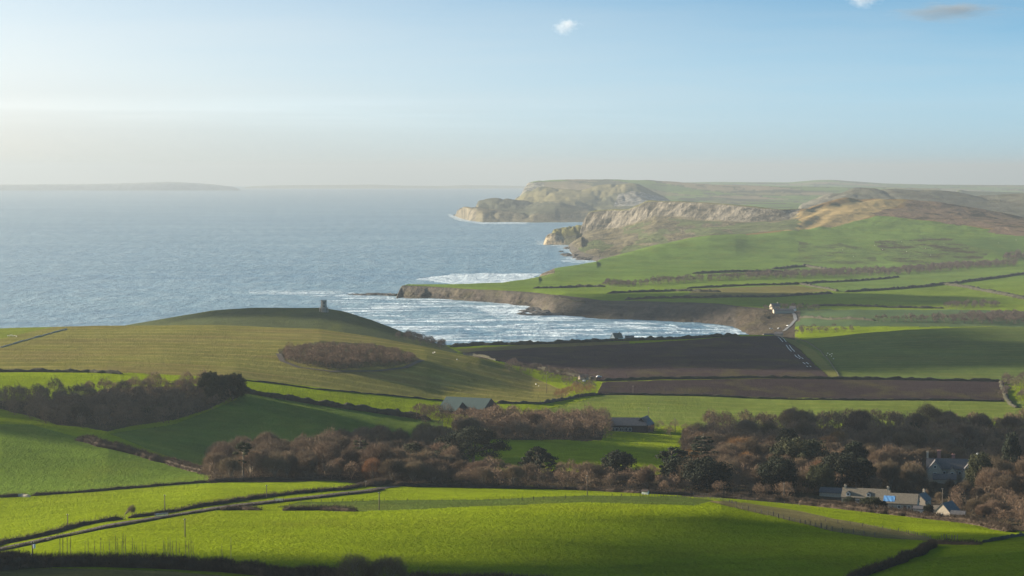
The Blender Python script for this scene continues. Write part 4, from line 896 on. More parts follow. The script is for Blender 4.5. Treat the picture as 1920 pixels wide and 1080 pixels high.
hedge('stone_wall', [(1842,1018),(1880,1012),(1925,1004),(1990,995)], .9, 1.1, 'low dark drystone wall reaching the right edge', mat='hedge_far', cat='wall')
# middle distance
far_h = [
 ([(-60,698),(0,698),(100,698),(170,699),(228,702)], 3, 2.3, 'dark hedge at the foot of the domed hill, left edge'),
 ([(444,735),(520,747),(600,760),(700,774),(760,782),(806,789)], 4, 3.4, 'thick dark hedge sloping down from the left wood'),
 ([(446,712),(520,720),(600,731),(700,740),(780,747),(850,752)], 1.6, 1.0, 'thin hedge along the foot of the domed hill'),
 ([(930,757),(1010,758),(1050,751),(1090,744),(1130,740)], 3, 2.0, 'dark hedge curling round the right foot of the domed hill'),
 ([(1130,715),(1250,711),(1400,709),(1540,711),(1700,713),(1876,716)], 2.5, 2.2, 'long dark hedge between the two ploughed fields'),
 ([(1120,741),(1250,742),(1400,747),(1500,750),(1700,751),(1884,753)], 1.8, 1.5, 'thin dark hedge below the lower ploughed strip'),
 ([(1500,637),(1540,660),(1560,685),(1576,711)], .7, .9, 'curving dark hedge beside the rounded green field'),
 ([(1876,716),(1884,735),(1890,755),(1905,765)], 3.5, 2, 'hedge at the right end of the ploughed strip'),
 ([(845,651),(900,648),(1000,646),(1100,642),(1150,640),(1280,636),(1385,631)], 8, 3.6, 'low dark scrub along the near shore of the bay'),
 ([(960,684),(1000,690),(1060,702),(1120,714)], 3, 2.4, 'hedge along the lower left side of the ploughed field'),
 ([(870,664),(890,668),(930,677)], 2, 2, 'short hedge behind the shoulder of the domed hill'),
 ([(0,652),(40,640),(90,627),(125,618)], 1.0, .8, 'thin wall climbing the domed hill at the left edge'),
 ([(1500,597),(1560,600),(1640,602)], 4, 3, 'dark hedge between two shaded valley fields'),
 ([(1530,574),(1640,575.5),(1770,579)], 4, 3, 'straight dark hedge in the far green valley'),
 ([(1000,541),(1080,538.5),(1135,538)], 6, 3.5, 'dark hedge on the flat headland above the bay'),
 ([(1140,551),(1260,546),(1350,548)], 6, 3.5, 'dark hedge left of the brownish far field'),
 ([(1172,562),(1330,560),(1490,555),(1560,551)], 6, 3.5, 'long dark hedge above the bay cliffs'),
 ([(1290,541),(1400,536),(1500,533),(1580,528),(1685,520)], 5, 3, 'dark hedge above the brownish far field'),
 ([(1500,533),(1540,541),(1570,547)], 5, 3, 'short hedge closing the brownish far field at its right'),
 ([(1585,548),(1700,541),(1780,533),(1850,524),(1960,509)], 6, 3.6, 'strong dark hedge rising to the right edge in the far fields'),
 ([(1770,534),(1820,541),(1870,551),(1960,568)], 9, 4, 'reddish scrubby hedge falling to the right edge in the far fields'),
 ([(1050,561),(1080,566),(1100,567)], 5, 2, 'short hedge on the cliff edge above the bay'),
 ([(1300,514),(1400,510),(1470,511)], 8, 4, 'dark gorse hedge on the lit far slope'),
 ([(1450,505),(1510,500),(1560,508)], 8, 4, 'broken gorse hedge under the tawny spur'),
]
for pts, w_, h_, lab in far_h:
    hedge('stone_wall' if 'wall' in lab else 'hedge', pts, w_, h_, lab, mat='wall' if 'wall' in lab else 'hedge_far', cat='wall' if 'wall' in lab else 'hedge', rag=.5)

# ------------------------------------------------------------------ ribbons: lane, road, track
def ribbon(name, pts, w, mat, lift=.06, label=None, cat=None, y0=None, y1=None):
    P = np.array([at(a, b, y0, y1) for a, b in pts]); out = [P[0]]
    for a, b in zip(P[:-1], P[1:]):
        n = max(1, int(np.linalg.norm(b - a) / max(1.2, a[1] / 1200)))
        for k in range(1, n + 1): out.append(a + (b - a) * k / n)
    Q = np.array(out); d = np.gradient(Q[:, :2], axis=0); d /= np.linalg.norm(d, axis=1)[:, None] + 1e-9; nr_ = np.stack([-d[:, 1], d[:, 0]], 1)
    rows = []
    for t in (-.5, -.25, 0, .25, .5):
        xy = Q[:, :2] + nr_ * (t * w); rows.append(np.concatenate([xy, (G.zat(xy[:, 0], xy[:, 1]) + lift + Q[:, 1] * 4e-5)[:, None]], 1))
    V = np.array(rows).transpose(1, 0, 2); n = len(Q); idx = np.arange(n * 5).reshape(n, 5)
    Fq = np.stack([idx[:-1, :-1], idx[:-1, 1:], idx[1:, 1:], idx[1:, :-1]], -1).reshape(-1, 4)
    o = bpy.data.objects.new(name, mesh_np(name, V.reshape(-1, 3), Fq, M[mat])); C.objects.link(o); o['kind'] = 'structure'; return o
ribbon('lane', [(-60,1041),(0,1028),(100,1007),(170,993),(240,979),(330,965),(420,951),(500,941),(600,930),(690,920),(740,912)], 5, 'track', .15)
ribbon('road', [(1470,622),(1485,608),(1492,600),(1490,592),(1484,586)], 4.5, 'tarmac', .5)
ribbon('track', [(522,664),(530,678),(560,690),(620,698),(700,697),(760,690),(792,676)], 4, 'track', .3)
# wet chalky marks left on the plough
for k, dx in enumerate((0, 6)):
    for a, b in (((1458+dx,632),(1468+dx,642)), ((1474+dx,648),(1484+dx,660)), ((1490+dx,666),(1500+dx,674)), ((1505+dx,680),(1510+dx,684)), ((1512+dx,687),(1515+dx,689))):
        ribbon('wet_rut', [a, b], .7, 'puddle', .3)

# ------------------------------------------------------------------ poles and fences
def pole(px, foot, top, label, white=False, transformer=False, group=None):
    p = at(px, foot); hgt = (foot - top) * p[1] / F
    e = empty('telegraph_pole', p.tolist(), random.uniform(-.4, .4)); tag(e, label, 'telegraph pole', group)
    b = MB(); b.lathe([(.19, -.5), (.17, hgt * .5), (.13, hgt)], 8); b.build('post', M['pole'], e, True)
    b = MB(); b.box(-.4, .4, -.06, .06, hgt - .45, hgt - .3); b.build('crossarm', M['pole'], e)
    for s in (-.33, .33):
        b = MB(); b.lathe([(.05, hgt - .298), (.08, hgt - .2), (.04, hgt - .1)], 6, s, 0); b.build('insulator', M['white'], e)
    if transformer:
        b = MB(); b.lathe([(.30, hgt - 1.8), (.34, hgt - 1.7), (.34, hgt - .8), (.28, hgt - .7)], 10, .5, -.1); b.build('transformer', M['white'], e)
        b = MB(); b.box(-.45, -.2, -.25, .1, hgt * .22, hgt * .34); b.build('switch_box', M['white'], e)
for a in [(127,992,963,'pole left of the bent thorn, standing at the lane hedge'), (309,962,927,'pole between the bent thorn and the tree belt, at the lane hedge'),
          (347,1007,972,'thin pole standing alone in the near bright field'), (500,935,909,'pole at the lane hedge halfway to the belt'),
          (686,914,901,'short looking pole at the bushy end of the lane hedge'), (711,957,922,'pale pole beside the longer hedge remnant'),
          (1101,929,891,'pole on the bright strip in front of the middle trees'), (1470,941,905,'pale pole at the left end of the cottages'),
          (1025,738,699,'pole standing at the left end of the ploughed fields'), (1187,741,724,'pole on the lower ploughed strip'), (1216,788,764,'pole on the meadow behind the dark barn'), (1266,812,785,'pole right of the dark barn'),(1767,966,915,'pole rising behind the right end of the cottages')]:
    pole(*a)
pole(61, 1050, 1015, 'pole with white transformer at the hedge in the bottom left corner', transformer=True)
def fence(pts, label, hh=1.2, step=3.2, skip=0, name='post_fence', thick=.09):
    P = np.array([at(a, b) for a, b in pts]); Q = [P[0]]
    for a, b in zip(P[:-1], P[1:]):
        n = max(1, int(np.linalg.norm(b - a) / step))
        for k in range(1, n + 1): Q.append(a + (b - a) * k / n)
    Q = np.array(Q); Q[:, 2] = G.zat(Q[:, 0], Q[:, 1]); o0 = Q[0]
    e = empty(name, o0.tolist()); tag(e, label, 'fence')
    prev = None
    for i, q in enumerate(Q[:100]):
        if random.random() < skip: continue
        l = q - o0; hgt = hh * random.uniform(.85, 1.15); b = MB(); t = thick * random.uniform(.8, 1.3)
        b.prism([(l[0] - t, l[2] - .3), (l[0] + t, l[2] - .3), (l[0] + t * .9 + random.uniform(-.1, .1), l[2] + hgt), (l[0] - t * .9 + random.uniform(-.1, .1), l[2] + hgt)], l[1] - t, l[1] + t)
        b.build('post', M['pole'], e)
    for zz in (.5, 1.0):
        b = MB(); b.tube([(q - o0 + [0, 0, zz]).tolist() for q in Q[:100]], [.012] * len(Q[:100]), 3); b.build('wire', M['wire'], e)
fence([(545,941),(700,940),(850,940),(960,939),(1060,935)], 'wire fence along the dip behind the longer hedge remnant', step=4)
fence([(1060,935),(1200,931),(1300,934),(1380,946)], 'wire fence over the brow right of the middle pole', step=4)
fence([(1380,952),(1440,966),(1500,981),(1560,995),(1640,1006)], 'row of pale posts below the brown fallow strip', 1.5, 4.2, thick=.14)
fence([(1300,927),(1400,938),(1500,949)], 'post fence along the foot of the large wood', step=4)
fence([(1765,1012),(1795,1013)], 'short rail fence at the gateway near the right edge', 1.8, 1.3, thick=.1)
fence([(1548,978),(1640,990),(1700,1000),(1745,1010)], 'thin fence on the upper side of the brown fallow strip', step=4)
# gate by the lane
def gate(px, py, w, label, rz=0):
    p = at(px, py); e = empty('field_gate', p.tolist(), rz); tag(e, label, 'gate')
    for s in (-1, 1):
        b = MB(); b.box(s * w / 2 - .1, s * w / 2 + .1, -.1, .1, -.2, 1.5); b.build('gate_post', M['pole'], e)
    b = MB()
    for zz in (.3, .6, .9, 1.2): b.box(-w / 2 + .1, w / 2 - .1, -.03, .03, zz, zz + .09)
    b.build('gate_bars', M['white'], e)
gate(303, 969, 5, 'pale field gate on the near side of the lane', .5)
gate(40, 932, 3, 'small pale gate beside the fallen wall on the left', .2)
gate(523, 941, 3.5, 'small gate at the near side of the lane, right of the halfway pole', .3)
# ------------------------------------------------------------------ buildings
def house(name, label, px, foot, Lx, Wy, eave, rid, rz, wallm, roofm, cat='house', chim=(), dorm=(), win=(), door=(), Y=None, extra=None, hip=0):
    p = at(px, foot) if Y is None else None
    if Y is not None:
        u = (px - 960) / (F * 1.005); p = np.array([u * Y, Y, G.zat(u * Y, Y)[0]])
    e = empty(name, p.tolist(), rz); tag(e, label, cat)
    a, b_ = Lx / 2, Wy / 2
    m = MB(); m.prismx([(-b_, -1.5), (b_, -1.5), (b_, eave), (0, rid - .12), (-b_, eave)], -a, a); m.build('wall', wallm, e)
    m = MB(); o = .4; sl_ = (rid - eave) / b_; t = .25
    for s in (-1, 1):
        pr = [(s * (b_ + o), eave - o * sl_), (s * (b_ + o), eave - o * sl_ + t), (0, rid + t), (0, rid)]
        if s > 0: pr = pr[::-1]
        m.prismx(pr, -a - .25, a + .25)
    rf = m.build('roof', roofm, e)
    for cx, cy, hh, cw in chim:
        m = MB(); m.box(cx - cw / 2, cx + cw / 2, cy - .45, cy + .45, eave, rid + hh); m.box(cx - cw / 2 - .1, cx + cw / 2 + .1, cy - .55, cy + .55, rid + hh + .003, rid + hh + .2)
        for k in (-.25, .25): m.lathe([(.14, rid + hh + .2), (.11, rid + hh + .7)], 6, cx + k * cw, cy)
        m.build('chimney', M['brick'] if hh > 1.4 else M['wall'], rf)
    for cx, wd in dorm:       # gabled dormers on the front slope
        m = MB(); zb = eave + .35; zt = zb + 1.3
        m.prism([(cx - wd / 2, zb), (cx + wd / 2, zb), (cx + wd / 2, zt), (cx, zt + .75), (cx - wd / 2, zt)], -b_ + .15, -b_ * .2); dm = m.build('dormer', M['white'], rf)
        m = MB()
        for s in (-1, 1): 
            pr = [(cx + s * (wd / 2 + .15), zt - .1), (cx + s * (wd / 2 + .15), zt + .03), (cx, zt + .93), (cx, zt + .8)]
            m.prism(pr, -b_ - .02, -b_ * .2)
        m.build('dormer_roof', roofm, rf)
        m = MB(); m.box(cx - wd * .3, cx + wd * .3, -b_ + .12, -b_ + .147, zb + .35, zt); m.build('window', M['glass'], rf)
    for cx, z0, ww, hh, side in win:
        m = MB(); g = MB()
        if side == 'f':
            m.box(cx - ww / 2 - .12, cx + ww / 2 + .12, -b_ - .06, -b_ - .003, z0 - .12, z0 + hh + .12); g.box(cx - ww / 2, cx + ww / 2, -b_ - .075, -b_ - .063, z0, z0 + hh)
            m.box(cx - .04, cx + .04, -b_ - .09, -b_ - .078, z0, z0 + hh)
        else:
            s = 1 if side == 'r' else -1; q = s * (a + .003)
            m.box(min(q, q + s * .06), max(q, q + s * .06), cx - ww / 2 - .12, cx + ww / 2 + .12, z0 - .12, z0 + hh + .12)
            q2 = s * (a + .066); g.box(min(q2, q2 + s * .02), max(q2, q2 + s * .02), cx - ww / 2, cx + ww / 2, z0, z0 + hh)
        wo = m.build('window', M['white'], e); g.build('pane', M['glass'], wo)
    for cx, ww, hh in door:
        m = MB(); m.box(cx - ww / 2, cx + ww / 2, -b_ - .05, -b_ - .003, 0, hh); m.build('door', M['timber'], e)
    if extra: extra(e, rf, a, b_, eave, rid)
    return e
def tarp(e, rf, a, b_, eave, rid):
    sl_ = (rid - eave) / b_; m = MB(); x0, x1 = 4.0, 9.0; y0, y1 = -b_ * .9, -b_ * .3
    zz = lambda y: rid + y * sl_ + .25 + .06
    V = []; nx, ny = 8, 5
    for i in range(nx + 1):
        for j in range(ny + 1):
            x = x0 + (x1 - x0) * i / nx; y = y0 + (y1 - y0) * j / ny; V.append((x, y, zz(y) + .05 * math.sin(i * 2.1 + j) + .04 * math.cos(j * 3)))
    V2 = [(x, y, q + .05) for x, y, q in V]; n = len(V)
    Fs = [(i * (ny + 1) + j, (i + 1) * (ny + 1) + j, (i + 1) * (ny + 1) + j + 1, i * (ny + 1) + j + 1) for i in range(nx) for j in range(ny)]
    m.add(V2, Fs); m.build('tarpaulin', M['tarp'], rf)
Wl, Rs = M['wall'], M['roof_stone']
RC = -.33   # the cottages run down to the right, turned a little towards the viewer
house('cottage', 'long low stone cottage with two white dormers and a gabled porch', 1632, 948, 22, 7, 3.3, 6.9, RC, Wl, Rs, chim=((-10, 0, 1.1, 1.0), (10, 0, 1.1, 1.0)), dorm=((-8, 1.8), (1.5, 1.8), (6.5, 2.4)), win=((-8, .9, 1.2, 1.2, 'f'), (-3.5, .9, 1.2, 1.2, 'f'), (3, .9, 1.2, 1.2, 'f')), door=((0, 1, 2),), Y=1085)
def tarp2(e, rf, a, b_, eave, rid):
    sl_ = (rid - eave) / b_; m = MB(); x0, x1 = -5.8, -.6; y0, y1 = -b_ * .95, -b_ * .35
    V = []; nx, ny = 10, 6
    for i in range(nx + 1):
        for j in range(ny + 1):
            x = x0 + (x1 - x0) * i / nx; y = y0 + (y1 - y0) * j / ny; V.append((x, y, rid + y * sl_ + .33 + .05 * math.sin(i * 1.7 + j) + .04 * math.cos(j * 2.3)))
    m.add(V, [(i * (ny + 1) + j, (i + 1) * (ny + 1) + j, (i + 1) * (ny + 1) + j + 1, i * (ny + 1) + j + 1) for i in range(nx) for j in range(ny)])
    m.build('tarpaulin', M['tarp'], rf)
house('stone_barn', 'stone barn with a bright blue tarpaulin patch on its roof', 1690, 955, 19, 7.5, 3.2, 7.0, RC, Wl, Rs, cat='barn', win=((1.5, .8, 1.1, 1.3, 'f'), (6.0, .8, 1.0, 1.3, 'f')), door=((4.2, 1.3, 2.2), (8, 1.2, 2.1)), Y=1060, extra=tarp2)
house('outhouse', 'low grey outhouse at the left end of the cottages', 1572, 938, 14, 5, 2.4, 4.2, RC, Wl, M['roof_slate'], Y=1120)
house('cottage', 'small slate roofed cottage behind the tarpaulin barn', 1737, 955, 9, 6, 3, 6, 1.1, Wl, M['roof_slate'], chim=((3, 0, 1.2, .9),), win=((0, 1, 1, 1, 'f'),), Y=1085)
house('porch_shed', 'pale lean shed at the right end of the tarpaulin barn', 1731, 966, 4.5, 3, 2.0, 2.9, RC, M['white'], M['roof_slate'], cat='shed', Y=1040)
house('stone_barn', 'small stone barn with a gable facing the view, lowest of the village', 1785, 975, 10, 7, 3.0, 6.6, .95, Wl, M['roof_slate'], cat='barn', win=((0, 1.2, .8, 1.0, 'l'),), door=((-1, 1.4, 2.2),), Y=1018)
house('outhouse', 'low stone outhouse joined to the small gabled barn', 1806, 972, 6, 4, 2.2, 3.4, RC, Wl, M['roof_slate'], Y=1010)
house('garden_shed', 'mossy roofed shed left of the small gabled barn', 1762, 962, 9, 4, 2.2, 3.8, RC, Wl, Rs, cat='shed', Y=1040)
# manor with several gables
def manor():
    Y = 1240; px = 1794; u = (px - 960) / (F * 1.005); p = np.array([u * Y, Y, G.zat(u * Y, Y)[0]])
    e = empty('manor_house', p.tolist(), -.18); tag(e, 'large gabled manor house with tall chimneys among the trees', 'manor house')
    S = M['roof_slate']
    def wing(cx, cy, Lx, Wy, ev, rd, along='x'):
        m = MB(); r_ = MB(); a, b_ = Lx / 2, Wy / 2; sl_ = (rd - ev) / b_; o = .3; t = .25
        if along == 'x':
            m.prismx([(cy - b_, -2), (cy + b_, -2), (cy + b_, ev), (cy, rd - .1), (cy - b_, ev)], cx - a, cx + a)
            for s in (-1, 1):
                r_.prismx([(cy + s * (b_ + o), ev - o * sl_), (cy + s * (b_ + o), ev - o * sl_ + t), (cy, rd + t), (cy, rd)], cx - a - .2, cx + a + .2)
        else:
            m.prism([(cx - b_, -2), (cx + b_, -2), (cx + b_, ev), (cx, rd - .1), (cx - b_, ev)], cy - a, cy + a)
            for s in (-1, 1):
                r_.prism([(cx + s * (b_ + o), ev - o * sl_), (cx + s * (b_ + o), ev - o * sl_ + t), (cx, rd + t), (cx, rd)], cy - a - .2, cy + a + .2)
        m.build('wall', Wl, e); return r_.build('roof', S, e)
    r1 = wing(0, 0, 27, 8, 7.5, 12.2); wing(-9, -4.5, 9, 7.5, 7.2, 11.9, 'y'); wing(8.5, -4.5, 9, 7.0, 6.6, 10.6, 'y'); wing(0, -5, 7, 5, 5.5, 8.8, 'y'); wing(-4, -11, 12, 5, 3, 5.4)
    for cx, cy, top, w_, mt in ((-13, .4, 15.4, 1.1, 'wall'), (-7, 1, 16.2, 2.0, 'brick'), (0.5, 1, 14.2, 1.8, 'brick'), (13, .2, 14.8, 1.1, 'white')):
        m = MB(); m.box(cx - w_ / 2, cx + w_ / 2, cy - .5, cy + .5, 8, top); m.box(cx - w_ / 2 - .12, cx + w_ / 2 + .12, cy - .62, cy + .62, top + .003, top + .25)
        for k in (-.25, .25): m.lathe([(.16, top + .25), (.12, top + .9)], 6, cx + k * w_, cy)
        m.build('chimney', M[mt], r1)
    for cx, z0, ww, hh, yy in ((-9, 4.2, 1.6, 1.6, -9.05), (-9, 8.2, 1.0, 1.3, -9.05), (8.5, 4.0, 1.6, 1.5, -9.05), (8.5, 7.6, .9, 1.1, -9.05), (0, 4.6, 1.2, 1.4, -8.55), (3.9, 4.5, 1.1, 1.4, -4.05), (-4.2, 4.5, 1.1, 1.4, -4.05), (-9, .9, 1.8, 1.7, -9.05), (8.5, .9, 1.8, 1.7, -9.05)):
        m = MB(); m.box(cx - ww / 2 - .15, cx + ww / 2 + .15, yy - .05, yy + .03, z0 - .15, z0 + hh + .15); wo = m.build('window', M['white'], e)
        m = MB(); m.box(cx - ww / 2, cx + ww / 2, yy - .07, yy - .053, z0, z0 + hh); m.build('pane', M['glass'], wo)
manor()
# barns in the middle
def ribs(e, rf, a, b_, eave, rid):
    sl_ = (rid - eave) / b_; m = MB()
    for k in range(4):
        x = -a + (k + .7) * 2 * a / 4.2
        m.prismx([(-b_ * .55, rid - .55 * b_ * sl_ + .26), (-b_ * .55, rid - .55 * b_ * sl_ + .32), (-b_ * .3, rid - .3 * b_ * sl_ + .32), (-b_ * .3, rid - .3 * b_ * sl_ + .26)], x, x + 1.4)
    m.build('skylight', M['white'], rf)
house('farm_barn', 'wide barn with a pale green sheet roof behind the bare trees', 878, 783, 32, 24, 3.0, 9.2, -.42, M['timber'], M['roof_green'], cat='barn', Y=1535)
house('lean_barn', 'smaller green roofed barn adjoining the wide one on its left', 850, 783, 12, 18, 2.4, 7.0, -.42, M['timber'], M['roof_green'], cat='barn', Y=1520)
house('farm_barn', 'long dark timber barn with a row of pale doors below its eaves', 1180, 812, 23, 10, 4.2, 8.4, -.08, M['timber'], M['roof_slate'], cat='barn', win=tuple((x, .6, 1.9, 1.9, 'f') for x in (-9.5, -6.8, -4.1, -1.4, 1.3)), Y=1470)
house('farm_barn', 'dark gabled barn end facing the view, right of the long timber barn', 1210, 812, 15, 9, 4.4, 9.0, 1.25, M['timber'], M['roof_slate'], cat='barn', Y=1474)
house('shore_house', 'white walled house with a brown roof on the near shore of the bay', 1158, 640, 10, 8, 3.4, 8, .5, M['white'], Rs, chim=((3, 0, 1.2, .9),), win=((-2, 1, 1.2, 1.2, 'f'), (2, 1, 1.2, 1.2, 'f')), Y=2470)
house('shore_hut', 'low dark hut right of the white walled shore house', 1182, 640, 9, 6, 2.4, 4.4, 0, M['timber'], M['roof_slate'], cat='hut', Y=2475)
house('farmhouse', 'stone farmhouse left of the road above the bay', 1456, 583, 12, 8, 4.2, 7.4, .4, M['wall'], M['roof_slate'], chim=((4, 0, 1.2, 1),), Y=3080)
house('farm_shed', 'long grey shed at the farm above the bay', 1472, 586, 26, 9, 3.4, 5.6, .1, Wl, M['roof_slate'], cat='shed', Y=3040)
house('farmhouse', 'white house just right of the road above the bay', 1490, 584, 8, 6, 3.4, 6, -.3, M['white'], M['roof_slate'], Y=3060)
house('boat_hut', 'low hut at the head of the beach', 1444, 622, 12, 6, 2.4, 4, .2, M['wall'], M['roof_slate'], cat='hut', Y=2700)
house('boat_hut', 'grey hut nearest the road end by the beach', 1464, 622, 9, 6, 2.6, 4.6, -.3, Wl, M['roof_slate'], cat='hut', Y=2710)
house('field_hut', 'small white sided trailer hut in the bright strip below the middle trees', 1210, 927, 2.8, 1.9, 1.5, 1.9, -.4, M['white'], M['timber'], cat='hut')
house('stream_hut', 'little shed among scrub at the foot of the domed hill', 1095, 722, 7, 5, 2.4, 4.0, .3, Wl, M['roof_slate'], cat='shed', Y=1830)
# tower on the hill
def tower():
    p = at(607, 586); e = empty('folly_tower', p.tolist()); tag(e, 'round stone folly tower on the dark hill above the bay', 'tower')
    st = M['tower_stone']
    m = MB(); m.lathe([(3.3, -1), (3.2, 4), (3.2, 4.01), (3.1, 8), (3.3, 8.05), (3.3, 8.35), (3.0, 8.4), (2.95, 11.2)], 20); m.build('wall', st, e, False)
    m = MB(); m.lathe([(5.0, 3.6), (5.2, 3.75), (5.2, 4.1), (4.6, 4.15), (4.6, 4.9), (4.4, 4.9), (4.4, 4.2), (3.25, 4.2)], 20); m.build('gallery', st, e)
    for k in range(12):
        a = 2 * math.pi * k / 12; m = MB(); m.lathe([(.34, -.8), (.34, 0), (.26, .1), (.22, 3.3), (.34, 3.58)], 8, 4.7 * math.cos(a), 4.7 * math.sin(a)); m.build('column', st, e, True)
    m = MB(); m.lathe([(3.3, 11.2), (3.45, 11.35), (3.45, 11.6), (3.1, 11.62), (3.1, 12.3), (2.8, 12.3), (2.8, 11.6), (.1, 11.5)], 20); m.build('parapet', st, e)
    for k in range(10):
        a = 2 * math.pi * k / 10; m = MB(); x, y = 2.95 * math.cos(a), 2.95 * math.sin(a); m.box(x - .35, x + .35, y - .35, y + .35, 12.303, 12.9); m.build('merlon', st, e)
    for lv, z0 in ((0, 5.4), (1, 8.9)):
        for k in range(4):
            a = math.pi / 2 * k - math.pi / 2 + .2; m = MB()
            w_, h_ = .55, 1.9
            prof = [(-w_, z0), (w_, z0), (w_, z0 + h_ * .7), (w_ * .6, z0 + h_ * .93), (0, z0 + h_), (-w_ * .6, z0 + h_ * .93), (-w_, z0 + h_ * .7)]
            m.prism(prof, -3.25 if lv == 0 else -3.08, -2.6); wo = m.build('window', M['glass'], e); wo.rotation_euler = (0, 0, a + math.pi / 2)
tower()
def car(px, py, label, mat, rz=0, Y=None):
    p = at(px, py); e = empty('parked_car', p.tolist(), rz); tag(e, label, 'car')
    m = MB(); m.prism([(-2.1, .35), (2.1, .35), (2.15, .75), (1.9, .95), (1.1, 1.0), (.5, 1.45), (-1.1, 1.48), (-1.8, 1.0), (-2.12, .9)], -.85, .85); m.build('body', M[mat], e)
    m = MB(); m.prism([(.95, 1.02), (.45, 1.38), (-1.0, 1.4), (-1.55, 1.02)], -.87, .87); m.build('window', M['glass'], e)
    for x in (-1.3, 1.3):
        for y in (-.8, .8):
            m = MB(); m.prism([(x + .33 * math.cos(t * math.pi / 5), .33 + .33 * math.sin(t * math.pi / 5)) for t in range(10)], y - .11, y + .11); m.build('wheel', M['tyre'], e)
car(1123, 708, 'white car parked at the left end of the upper ploughed field', 'car_white', .3)
car(1095, 716, 'white car at the foot of the domed hill, lower than the other', 'car_white', 1.2)
for i, (px, py) in enumerate([(1446, 618), (1460, 617), (1477, 612)]): car(px, py, ['light car parked lowest on the beach car park', 'light car in the middle of the beach car park', 'light car beside the road down to the bay'][i], 'car_white', i)
# sheep
def sheep_proto():
    b = MB(); V = []; b.lathe([(.05, -.62), (.27, -.5), (.36, -.2), (.37, .2), (.3, .5), (.06, .62)], 10)
    b.v = [(z_, y_, .62 + x_) for x_, y_, z_ in b.v]; body = b
    body.lathe([(.03, 0), (.1, .05), (.12, .15), (.05, .25)], 6, .72, 0)
    body.v[-24:] = [(x, y, q + .68) for x, y, q in body.v[-24:]]
    for x in (-.35, .35):
        for y in (-.15, .15): body.lathe([(.05, 0), (.06, .4)], 5, x, y)
    me = bpy.data.meshes.new('sheep'); me.from_pydata(body.v, [], body.f); me.materials.append(M['wool']); return me
SH = sheep_proto()
for grp, lab, pts in [('sheep beside the curving hedge', 'white sheep grazing beside the curving hedge in the rounded green field', [(1552,664),(1556,666),(1560,665),(1559,669),(1563,674),(1550,668)]),
                      ('sheep high on the left hill', 'white sheep grazing high on the lit slope at the left edge', [(18,631),(21,630),(24,631),(28,631),(31,632),(15,631)]),
                      ('sheep on the far green slope', 'white speck of a sheep on the far green slope', [(1580,470),(1640,461),(1655,470),(1700,474),(1735,466),(1770,458),(1690,455),(1872,457),(1905,453),(1745,480),(1600,482)]),
                      ('sheep on the middle meadow', 'white sheep standing on the domed hill above the stream scrub', [(857,676),(815,662),(812,663),(1005,722),(1010,725)])]:
    for px, py in pts:
        p = at(px, py); o = bpy.data.objects.new('sheep', SH); C.objects.link(o); o.location = p.tolist(); o.rotation_euler = (0, 0, random.uniform(0, 6.28)); o.scale = (1.0,) * 3; tag(o, lab, 'sheep', grp)
# reefs
def reef(pts, label, seed):
    """low wet ledges awash beside the cliffs"""
    r = np.random.default_rng(seed); V = []; Fq = []; n = 0
    for px, py, L_, w_, h_ in pts:
        Y = sea_y(py); X = ray_us(px, py)[0] * Y; k = 14; a = np.linspace(0, 2 * math.pi, k, endpoint=False)
        for ring, (sc_, zz) in enumerate(((1, -2), (.95, .2), (.75, h_), (.3, h_ * 1.1))):
            j = 1 + .25 * r.normal(size=k); V += [(X + L_ * sc_ * math.cos(t) * q, Y + w_ * sc_ * math.sin(t) * q, zz * (1 + .3 * r.normal()) - Y * Y / R2) for t, q in zip(a, j)]
        for ring in range(3):
            Fq += [(n + ring * k + i, n + ring * k + (i + 1) % k, n + (ring + 1) * k + (i + 1) % k, n + (ring + 1) * k + i) for i in range(k)]
        V += [(X, Y, h_ * 1.1 - Y * Y / R2)]; c = n + 4 * k; Fq += [(n + 3 * k + i, n + 3 * k + (i + 1) % k, c, c) for i in range(k)]
        n += 4 * k + 1
    tri = [f_[:3] for f_ in Fq if f_[2] == f_[3]]; q = [f_ for f_ in Fq if f_[2] != f_[3]]
    me = bpy.data.meshes.new('reef'); me.from_pydata(V, [], q + tri); me.materials.append(M['rock']); me.update()
    o = bpy.data.objects.new('reef', me); C.objects.link(o); o['kind'] = 'structure'
reef([(1000,580,14,40,1.6),(988,584,10,30,1.2),(1018,586,16,40,2.0),(978,588,6,16,.9),(1005,590,22,18,1.0),(1035,590,20,14,1.4)], '', 5)
reef([(735,553.5,16,22,2.0),(710,553,22,18,1.4),(685,552.5,20,14,1.2),(664,552,12,10,.9),(700,550.5,16,8,.8)], '', 6)
reef([(1065,466,12,40,3),(1058,478,10,20,3),(1072,480,22,30,4),(1085,484,20,25,3),(1052,472,6,12,2),(1100,487,22,20,3)], '', 7)
